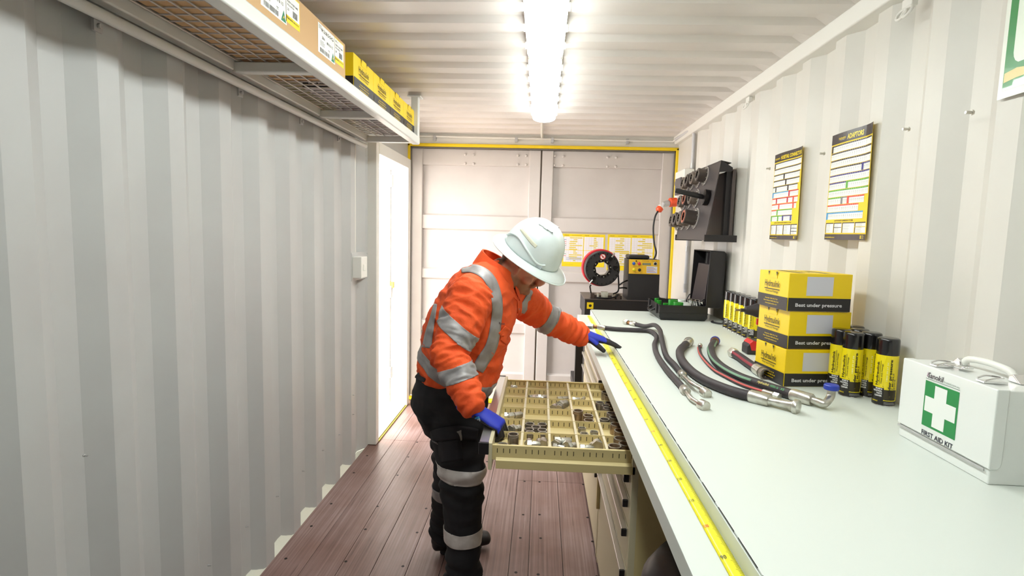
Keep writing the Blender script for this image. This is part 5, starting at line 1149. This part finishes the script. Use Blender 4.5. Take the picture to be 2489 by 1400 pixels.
# --- shirt
ORG = (231, 86, 30)
M_shirt = mat('orange_cotton', ORG, .8, bump=(22, .8, .008), var=(14, (216, 74, 24), .4, .75))
M_tape3 = mat('silver_reflective_tape', (150, 146, 146), .45, .1, bump=(900, .12, .001), var=(30, (134, 130, 132), .4, .7))
AX = (T3-T0).normalized()
b = B()
eloft(b, [(T0-AX*.015, .175, .150, SID), (T0+AX*.03, .182, .160, SID), (T1, .192, .165, SID), (T1.lerp(T2, .6), .200, .158, SID), (T2.lerp(T3, .3), .205, .140, SID), (T3, .185, .110, SID), (T3.lerp(T4, .55)-V((.01, 0, 0)), .112, .076, SID), (T4-AX*.02-V((.016, 0, 0)), .066, .058, SID)], 30)
eloft(b, [(T3.lerp(T2, .3)+SID*.05, .095, .085, AX), (SN, .086, .080, AX)]); eloft(b, [(T3.lerp(T2, .3)-SID*.05, .09, .08, AX), (SF, .075, .072, AX)])
def shirt_d(p):
    h = (p-T0).dot(AX)
    d = folds(p, 7, .006, V((.5, 0, .86)), 1, 2.2)+folds(p, 4.5, .004, AX, 9, 3)
    d += .0035*math.sin(h*90+6*nz(p, 5, 3))*max(0, 1-abs(h-.05)/.10)      # blousing above the hem
    return d
sm_ = organic(b, 'shirt', .0065, 4, shirt_d)
shirt = link(sm_, 'shirt', M_shirt, person, smooth=180)
def sleeve_mesh(S_, E_, W_, r, nm, o):
    b = B(); d0 = (S_-E_).normalized()
    eloft(b, [(S_+d0*.02, r[0]*1.02, r[0]*.95, SID), (S_.lerp(E_, .35), r[0]*.97, r[0]*.95, SID), (S_.lerp(E_, .75), r[1]*1.05, r[1]*1.05, SID), (E_, r[1]*1.06, r[1]*1.03, SID), (E_.lerp(W_, .35), r[1]*.98, r[1]*.95, SID), (E_.lerp(W_, .75), r[2]*1.15, r[2]*1.12, SID), (W_, r[2], r[2], SID)], 24)
    a1, a2 = (E_-S_).normalized(), (W_-E_).normalized()
    def dd(p):
        t1 = (p-S_).dot(a1)/(E_-S_).length; t2 = (p-E_).dot(a2)/(W_-E_).length
        w_ = math.exp(-((p-E_).length/.10)**2); ax = a1 if t1 < 1 and (p-S_).length < (p-W_).length else a2
        e_ = math.exp(-((p-W_).length/.09)**2)
        return folds(p, 10, .0055, ax, o, 2.4)+(w_*.0045+e_*.003)*math.sin(p.dot(ax)*150+7*nz(p, 8, o))+folds(p, 4, .004, SID, o+4, 1.5)
    return organic(b, nm, .0055, 3, dd)
slN = link(sleeve_mesh(SN, EN, WN, (.081, .059, .041), 'sleeve', 2), 'sleeve', M_shirt, shirt, smooth=180)
slF = link(sleeve_mesh(SF, EF, WF, (.074, .056, .045), 'sleeve', 7), 'sleeve', M_shirt, shirt, smooth=180)
def band(me, loc, planes, keep, parent, m=None, off=.0022, name='reflective_tape'):
    bm = bmesh.new(); bm.from_mesh(me); bmesh.ops.translate(bm, verts=bm.verts, vec=loc)
    for co, no in planes: bmesh.ops.bisect_plane(bm, geom=bm.verts[:]+bm.edges[:]+bm.faces[:], plane_co=co, plane_no=no, clear_outer=True)
    bm.normal_update(); kill = [f for f in bm.faces if not keep(f.calc_center_median())]
    bmesh.ops.delete(bm, geom=kill, context='FACES')
    ns = {v: v.normal.copy() for v in bm.verts}
    for v in bm.verts: v.co += ns[v]*off
    q = bpy.data.meshes.new(name); bm.to_mesh(q); bm.free()
    return link(q, name, m or M_tape3, parent, smooth=180, solid=.0016) if len(q.vertices) else None
def ring_band(o, c, ax, w_, keep=lambda p: True, **k):
    c, ax = V(c), V(ax).normalized(); return band(o.data, o.location, [(c+ax*w_/2, ax), (c-ax*w_/2, -ax)], keep, o.parent if o.parent is not person else o, **k)
an = (EN-SN).normalized(); fn_ = (WN-EN).normalized()
ring_band(slN, SN.lerp(EN, .55), V((-.62, -.1, -.78)), .052, lambda p: (p-SN.lerp(EN, .55)).length < .16)
ring_band(slN, EN.lerp(WN, .36), V((.34, -.1, -.93)), .050, lambda p: (p-EN.lerp(WN, .36)).length < .12)
ring_band(slF, SF.lerp(EF, .95), V((.82, .2, -.5)), .050, lambda p: (p-EF).length < .12)
ring_band(shirt, T0+AX*.028, AX+V((.18, 0, 0)), .052, lambda p: True)
# tapes that run over the shirt, laid on its surface
def bvh_of(objs):
    vs, fs = [], []
    for o in objs:
        k = len(vs); vs += [v.co+o.location for v in o.data.vertices]; fs += [tuple(k+i for i in p.vertices) for p in o.data.polygons]
    return BVHTree.FromPolygons(vs, fs)
def on_cloth(tree, line, widths, name, m, parent, off=.003, nw=5, n=8, solid=.0014, fix=True):
    """a strip sewn on the cloth: a centre line of photo points with widths, carried down onto the garment"""
    P = spline([V((x, y, 0)) for x, y in line], n); Wd = spline([V((w_, 0, 0)) for w_ in widths], n); rows = []
    for i, p in enumerate(P):
        T = (P[min(i+1, len(P)-1)]-P[max(i-1, 0)]).normalized(); q = V((-T.y, T.x, 0)); r_ = []
        for k in range(nw+1):
            s_ = p+q*(Wd[i].x*(k/nw-.5)); d = (CF+CR*((s_.x-1244.5)/F_PX)-CU*((s_.y-700)/F_PX)).normalized(); h = tree.ray_cast(CAM, d)
            r_.append(None if h[0] is None or h[0].y > 2.7 else h[0]+(h[1] if h[1].dot(d) < 0 else -h[1])*off)
        rows.append(r_)
    bm = bmesh.new(); g = [[bm.verts.new(c) if c is not None else None for c in r_] for r_ in rows]
    for i in range(len(g)-1):
        for k in range(nw):
            q = [g[i][k], g[i][k+1], g[i+1][k+1], g[i+1][k]]
            if all(q) and max((q[a].co-q[(a+1) % 4].co).length for a in range(4)) < .05: bm.faces.new(q)
    bmesh.ops.smooth_vert(bm, verts=bm.verts, factor=.4, use_axis_x=True, use_axis_y=True, use_axis_z=True)
    for v in [v for v in bm.verts if not v.link_faces]: bm.verts.remove(v)
    bm.normal_update()
    if sum((f.normal.dot(CAM-f.calc_center_median()) for f in bm.faces)) < 0: bmesh.ops.reverse_faces(bm, faces=bm.faces)
    q = bpy.data.meshes.new(name); bm.to_mesh(q); bm.free(); return link(q, name, m, parent, smooth=180, solid=solid)
tr = bvh_of([shirt])
on_cloth(tr, [(1122, 658), (1150, 654), (1180, 668), (1199, 698), (1208, 740), (1204, 790), (1194, 840), (1172, 878), (1160, 900)], (12, 22, 27, 28, 27, 27, 30, 32, 30), 'reflective_tape', M_tape3, shirt)
on_cloth(tr, [(1060, 738), (1052, 775), (1044, 810), (1038, 846)], (8, 14, 20, 24), 'reflective_tape', M_tape3, shirt)
on_cloth(tr, [(1292, 706), (1286, 728), (1276, 746), (1266, 760)], (16, 24, 26, 26), 'reflective_tape', M_tape3, shirt)
# collar: a folded band standing round the neck, with two points at the front
b = B(); n = 36; rs = []
cc = T4+V((-.030, 0, .000)); ca_ = (AX*.75+V((0, 0, .35))).normalized(); cs = SID-ca_*SID.dot(ca_); cs.normalize(); cfw = cs.cross(ca_); cfw = cfw if cfw.x > 0 else -cfw
for r_, h, dr in ((.070, .045, 0), (.076, .047, 0), (.088, .018, .004), (.100, -.014, .012), (.096, -.016, .012), (.078, .020, 0), (.070, -.005, 0)):
    ring_ = []
    for k in range(n):
        a = -PI+.12+(2*PI-.24)*k/(n-1)+PI
        c_, q_ = math.cos(a), math.sin(a); front = max(0, c_)**6
        ring_.append(cc+ca_*(h-(.035 if h < .03 and dr else .0)*front-.018*front+.016*(1-c_)/2-.030*(1+c_)/2)+(cfw*c_*1.0+cs*q_*.98)*(r_+dr*front*2))
    rs.append(ring_)
v = [p for r_ in rs for p in r_]; m_ = len(rs)
b.add(v, [(i*n+j, i*n+j+1, ((i+1) % m_)*n+j+1, ((i+1) % m_)*n+j) for i in range(m_) for j in range(n-1)]); b.make('collar', M_shirt, shirt, smooth=60)
# front placket, pocket and lettering
on_cloth(tr, [(1252, 700), (1262, 740), (1256, 790), (1244, 840), (1228, 900)], (12, 12, 12, 12, 12), 'button_placket', M_shirt, shirt, .004)
on_cloth(tr, [(1218, 800), (1232, 815), (1222, 832)], (26, 30, 20), 'chest_pocket', M_shirt, shirt, .004)
for y, s in ((722, 1), (765, 1), (810, 1)):
    d = (CF+CR*((1259-.1*(y-722)-1244.5)/F_PX)-CU*((y-700)/F_PX)).normalized(); h = tr.ray_cast(CAM, d)
    if h[0]: B().lathe([(.005, 0), (.005, .002), (.003, .0022)], h[0]+h[1]*.004, h[1], 10).make('button', mat('orange_button', (216, 70, 30), .3), shirt)
def cloth_text(tree, s, x, y, w_, h_, col, parent, rot=0, name='lettering', off=.0042):
    vs, fs, wd = text2d(s, .02); out = []
    for vx, vy in vs:
        a, c = vx/wd*w_, vy/.72*h_; q = (x+a*math.cos(rot)-c*math.sin(rot)*-1*-1, y-(c*math.cos(rot))+a*math.sin(rot))
        d = (CF+CR*((q[0]-1244.5)/F_PX)-CU*((q[1]-700)/F_PX)).normalized(); h = tree.ray_cast(CAM, d)
        if h[0] is None: return
        out.append(h[0]+(h[1] if h[1].dot(d) < 0 else -h[1])*off)
    q = bpy.data.meshes.new(name); q.from_pydata([tuple(p) for p in out], [], fs); return link(q, name, pm(col), parent)
cloth_text(tr, 'Ryan', 1211, 789, 14, 6, (60, 40, 50), shirt)

# --- trousers
M_trs = mat('black_work_trousers', (17, 15, 19), .85, bump=(350, .2, .001), var=(10, (28, 25, 30), .4, .7))
M_tapew = mat('pale_reflective_tape', (206, 200, 196), .4, bump=(700, .1, .001), var=(26, (184, 176, 172), .4, .7))
b = B()
eloft(b, [(T0+AX*.03, .16, .132, SID), (T0-V((.012, 0, .03)), .172, .145, SID), (T0-V((.02, 0, .11)), .178, .150, SID), (T0-V((.015, 0, .18)), .15, .12, SID)], 28)
eloft(b, [(HIPN+V((-.012, 0, -.03)), .108, .118, SID), (HIPN.lerp(KN, .35), .100, .112, SID), (HIPN.lerp(KN, .7), .088, .100, SID), (KN, .078, .086, SID), (KN.lerp(AN, .22), .073, .083, SID), (KN.lerp(AN, .55), .062, .070, SID), (KN.lerp(AN, .85), .060, .066, SID), (AN-V((0, 0, .05)), .064, .070, SID)], 24)
eloft(b, [(HIPF+V((-.01, 0, -.03)), .105, .115, SID), (HIPF.lerp(KF, .4), .098, .105, SID), (KF, .077, .082, SID), (KF.lerp(AF, .3), .072, .076, SID), (KF.lerp(AF, .75), .060, .064, SID), (AF-V((0, 0, .03)), .062, .066, SID)], 24)
def trs_d(p):
    kn = math.exp(-((p.z-KN.z)/.09)**2); lo = math.exp(-((p.z-.13)/.10)**2); up_ = math.exp(-((p.z-.80)/.10)**2)
    return folds(p, 6, .005, V((0, 0, 1)), 3, 1.8)+(kn*.005+lo*.008+up_*.003)*math.sin(p.z*95+6*nz(p, 6, 2))+folds(p, 3.5, .004, FWD, 8, 1.3)
trm = organic(b, 'trousers', .0075, 4, trs_d); trs = link(trm, 'trousers', M_trs, person, smooth=180)
tt = bvh_of([trs])
midY = 2.22
ring_band(trs, KN+V((0, 0, .012)), V((.08, 0, 1)), .058, lambda p: p.y < midY, m=M_tapew, off=.003)
zl = at(1118, 1297, 'y', 2.06).z
ring_band(trs, V((AN.x, AN.y, zl)), V((-.02, 0, 1)), .055, lambda p: p.y < midY, m=M_tapew, off=.003)
ring_band(trs, KF+V((0, 0, -.12)), V((.05, 0, 1)), .055, lambda p: p.y > midY, m=M_tape3, off=.003)
M_trs2 = mat('black_pocket_cloth', (27, 24, 29), .85, bump=(350, .2, .001))
on_cloth(tt, [(1050, 1060), (1085, 1052), (1120, 1050), (1160, 1056)], (30, 34, 34, 30), 'pocket_flap', M_trs2, trs, .007)
on_cloth(tt, [(1086, 1070), (1088, 1095), (1092, 1122)], (72, 76, 74), 'cargo_pocket', M_trs2, trs, .004)
on_cloth(tt, [(1116, 1044), (1119, 1056), (1120, 1068)], (11, 6, 4), 'pocket_rule', mat('grey_rule', (120, 116, 112), .4), trs, .012)
cloth_text(tt, 'HARD', 1057, 1073, 14, 6, (120, 112, 112), trs, .45, 'pocket_badge', .010)
on_cloth(tt, [(1016, 912), (1024, 920), (1036, 926)], (14, 14, 12), 'belt_pouch', M_trs2, trs, .008)

# --- boots
M_boot = mat('black_boot_leather', (20, 18, 20), .45, bump=(200, .2, .001)); M_sole = mat('boot_sole', (26, 22, 26), .8)
def boot(A_, dr, L=.30):
    dr = V(dr).normalized(); sd = V((dr.y, -dr.x, 0)); g = V((A_.x, A_.y, 0)); b = B()
    eloft(b, [(V((A_.x, A_.y, .175)), .050, .058, sd), (V((A_.x, A_.y, .11))-dr*.005, .046, .056, sd), (g+V((0, 0, .06))-dr*.01, .045, .058, sd)], 20)
    eloft(b, [(g-dr*.045+V((0, 0, .048)), .036, .026, sd), (g+dr*.03+V((0, 0, .056)), .042, .036, sd), (g+dr*.10+V((0, 0, .050)), .047, .034, sd), (g+dr*(L*.55)+V((0, 0, .050)), .050, .034, sd), (g+dr*(L*.68)+V((0, 0, .046)), .044, .028, sd)], 20)
    o = link(organic(b, 'boot', .005, 3), 'boot', M_boot, person, smooth=180)
    pl = []
    for k in range(28):
        a = 2*PI*k/28; c_, s_ = math.cos(a), math.sin(a); x = (L*.34+.0)*c_+L*.26; w_ = .052*s_*(1-.12*(c_ < 0)); pl.append((x, w_))
    b = B(); b.prism(pl, lambda x, y, h: g+dr*x+sd*y+V((0, 0, h)), .001, .028); b.make('boot_sole', M_sole, o, bevel=.004)
    return o
boot(AN, (1, -.30, 0)); boot(AF, (.93, .36, 0))

# --- gloves
M_glove = bpy.data.materials.new('blue_and_black_glove'); M_glove.use_nodes = True; nt = M_glove.node_tree; bs = nt.nodes['Principled BSDF']; bs.inputs['Roughness'].default_value = .6
a_ = nt.nodes.new('ShaderNodeAttribute'); a_.attribute_name = 'coat'; m_ = nt.nodes.new('ShaderNodeMixRGB'); m_.inputs[1].default_value = lin((20, 42, 170)); m_.inputs[2].default_value = lin((30, 26, 28))
nt.links.new(a_.outputs[0], m_.inputs[0]); nt.links.new(m_.outputs[0], bs.inputs['Base Color'])
n_ = nt.nodes.new('ShaderNodeTexNoise'); n_.inputs['Scale'].default_value = 500; bp = nt.nodes.new('ShaderNodeBump'); bp.inputs['Strength'].default_value = .2; bp.inputs['Distance'].default_value = .001; nt.links.new(n_.outputs[0], bp.inputs['Height']); nt.links.new(bp.outputs[0], bs.inputs['Normal'])
def hand(Wr, fw, pn, right, curls, thumb, spread=.10, cuff=None, bend=0., name='glove'):
    """fw: towards the knuckles; pn: out of the palm; curls: bend of the three joints of each finger, index first"""
    fw = V(fw).normalized(); pn = V(pn); pn = (pn-fw*pn.dot(fw)).normalized(); ts = fw.cross(pn)*(1 if right else -1)   # ts: towards the thumb
    b = B(); K = lambda f, t, p: Wr+fw*f+ts*t+pn*p
    eloft(b, [(K(-.055, 0, 0), .036, .030, ts), (K(-.01, 0, 0), .031, .024, ts), (K(.025, .002, 0), .038, .021, ts), (K(.06, .001, 0), .044, .019, ts), (K(.088, 0, -.002), .043, .015, ts)], 20)
    b.ball(K(.030, .024, .010), .021, 12, (1.3, 1, .9)); tips = []
    for i, (L, r_, t) in enumerate(((.076, .0100, .031), (.084, .0104, .0105), (.078, .0100, -.0105), (.060, .0090, -.031))):
        q = [K(.062, t*.9, .000), K(.088, t, -.002)]; a = 0; sp = spread*(t/.031); sg = (.46, .30, .24)
        for c, s_ in zip(curls[i], sg):
            a += c; dr_ = (fw*math.cos(a)+pn*math.sin(a)+ts*sp*math.cos(a)).normalized(); q.append(q[-1]+dr_*L*s_)
        eloft(b, [(p, rr_, rr_*.92, ts) for p, rr_ in zip(q, (r_*1.15, r_*1.12, r_*1.02, r_*.96, r_*.85))], 12); tips.append(q)
    q = [K(.018, .026, .008)]; a, o_ = thumb; dr_ = (fw*math.cos(a)+ts*math.sin(a)+pn*o_).normalized(); q.append(q[0]+dr_*.036); dr2 = (fw*math.cos(a*.7)+ts*math.sin(a*.7)+pn*o_*1.3).normalized(); q.append(q[1]+dr2*.032); q.append(q[2]+dr2*.024)
    eloft(b, [(p, rr_, rr_, pn) for p, rr_ in zip(q, (.0155, .0135, .0118, .0098))], 12)
    me = organic(b, name, .0026, 1)
    ca = me.color_attributes.new('coat', 'FLOAT_COLOR', 'POINT')
    for i, v in enumerate(me.vertices):
        d = v.co-Wr; f, p, n2 = d.dot(fw), d.dot(pn), v.normal.dot(pn)
        k = 1. if (f > .0 and n2 > .12) or f > .098 or p > .024 else 0.
        tdist = min((v.co-q[2]).length, (v.co-q[3]).length)
        if tdist < .02: k = 1.
        ca.data[i].color = (k, k, k, 1)
    return link(me, name, M_glove, person, smooth=180)
# left hand, flat on the bench
WL = V((WF.x+.02, WF.y+.004, ZB+.050))
hand(WL, (1, -.06, -.30), (0, 0, -1), False, ((-.02, .12, .1), (.0, .12, .1), (.02, .12, .1), (.04, .14, .1)), (.46, .26), .07)
# right hand, closed over the drawer handle
WR = at(1160, 1000, 'y', 1.775)
gl = hand(WR, (.70, -.10, -.36), (-.38, .1, -.80), True, ((.75, .85, .5), (.8, .9, .5), (.8, .9, .5), (.8, .9, .5)), (.9, .8), .06)
tg = bvh_of([gl])
on_cloth(tg, [(1156, 1016), (1160, 1026), (1164, 1037)], (20, 19, 18), 'glove_label', mat('glove_label', (176, 190, 206), .5), gl, .0016, solid=.0005)
on_cloth(tg, [(1156, 1014), (1157.5, 1019)], (20, 20), 'glove_label_band', mat('glove_label_band', (40, 130, 190), .5), gl, .0026, solid=.0004)

# --- hard hat
M_hat = mat('white_hard_hat', (226, 236, 236), .28, coat=.3, bump=(30, .05), var=(9, (210, 220, 218), .45, .8))
b = B(); NU, NV = 64, 26
def dome(u, v):     # u round, v from the rim (0) to the crown (1)
    a = 2*PI*u; e = PI/2*v; c_, s_ = math.cos(a), math.sin(a); ce = math.cos(e)**.82; se = math.sin(e)
    f, s2, h = .122*c_*ce, .104*s_*ce, .148*se
    rid = 0
    if c_ > -.9: rid += .006*math.exp(-((s2)/.014)**2)*min(1, se*1.6)
    rid += .0045*(math.exp(-((abs(s2)-.042)/.010)**2))*max(0, math.sin(PI*min(1, max(0, (v-.18)/.75))))*(1 if c_ > -.2 else .5)
    return hh(f+.008, s2, h+.030+rid)
b.grid(dome, NU, NV)
bmesh.ops.remove_doubles(b.bm, verts=b.bm.verts, dist=.0004)
hat = b.make('hard_hat', M_hat, person, smooth=50, solid=.003, fix=True)
def brim(u, v):
    a = 2*PI*u; c_, s_ = math.cos(a), math.sin(a); ext = .040+.012*max(0, c_)**2
    R0 = V((.122*c_, .104*s_)); nrm2 = V((c_/.122, s_/.104)).normalized(); p = R0+nrm2*ext*v
    drop = -.016*v**1.3-.010*v*abs(c_)**2+.004*math.sin(PI*v)
    return hh(p.x+.008, p.y, .032+drop)
b = B(); b.grid(brim, 72, 8); bmesh.ops.remove_doubles(b.bm, verts=b.bm.verts, dist=.0002); b.make('brim', M_hat, hat, smooth=80, solid=.003)
b = B(); b.tube([brim(k/72, 1) for k in range(72)], .0026, 8, closed=True); b.make('brim_edge', M_hat, hat, smooth=80)
# rain gutter rib along the side, accessory slot, vents
for sgn in (1, -1):
    q = [dome((k if sgn > 0 else 1-k), h)+(dome((k if sgn > 0 else 1-k), h)-hh(0, 0, .05)).normalized()*.003 for k, h in ((.44, .10), (.40, .20), (.34, .25), (.27, .19), (.20, .09), (.165, .075), (.14, .10))]
    B().tube(spline(q, 6), .0042, 8).make('side_rib', M_hat, hat, smooth=60)
    p = dome(.165 if sgn > 0 else .835, .04); B().obox(p, (.028, .010, .014), Matrix((HF, HS, UP)).transposed()).make('accessory_slot', mat('hat_slot', (196, 204, 208), .4), hat, bevel=.003)
for k in range(3):
    for sgn in (1, -1):
        u = .25-(.055*(k-1)) if sgn > 0 else .75+(.055*(k-1)); p = dome(u, .72); n2 = (p-hh(0, 0, .03)).normalized()
        B().obox(p+n2*.001, (.020, .007, .005), Matrix((HF, HS, n2)).transposed()).make('vent_hood', M_hat, hat, bevel=.002)
        B().obox(p+HF*.011+n2*.0012, (.003, .005, .002), Matrix((HF, HS, n2)).transposed()).make('vent_hole', M_dark, hat)
# name sticker
th = bvh_of([hat])
on_cloth(th, [(1267, 556), (1281, 574), (1294, 590), (1304, 600)], (9, 9, 9, 9), 'name_sticker', mat('cream_sticker', (222, 222, 200), .5), hat, .0012, solid=.0004)
cloth_text(th, 'Ryan "Rhino" Parkes', 1268, 560, 46, 5, (90, 84, 60), hat, .86, 'sticker_lettering', .0032)
b = B(); b.tube([hh(.008+.112*math.cos(a), .094*math.sin(a), .028) for a in [2*PI*k/40 for k in range(40)]], .005, 8, closed=True); b.make('headband', mat('hat_headband', (60, 56, 56), .6), hat, smooth=60)
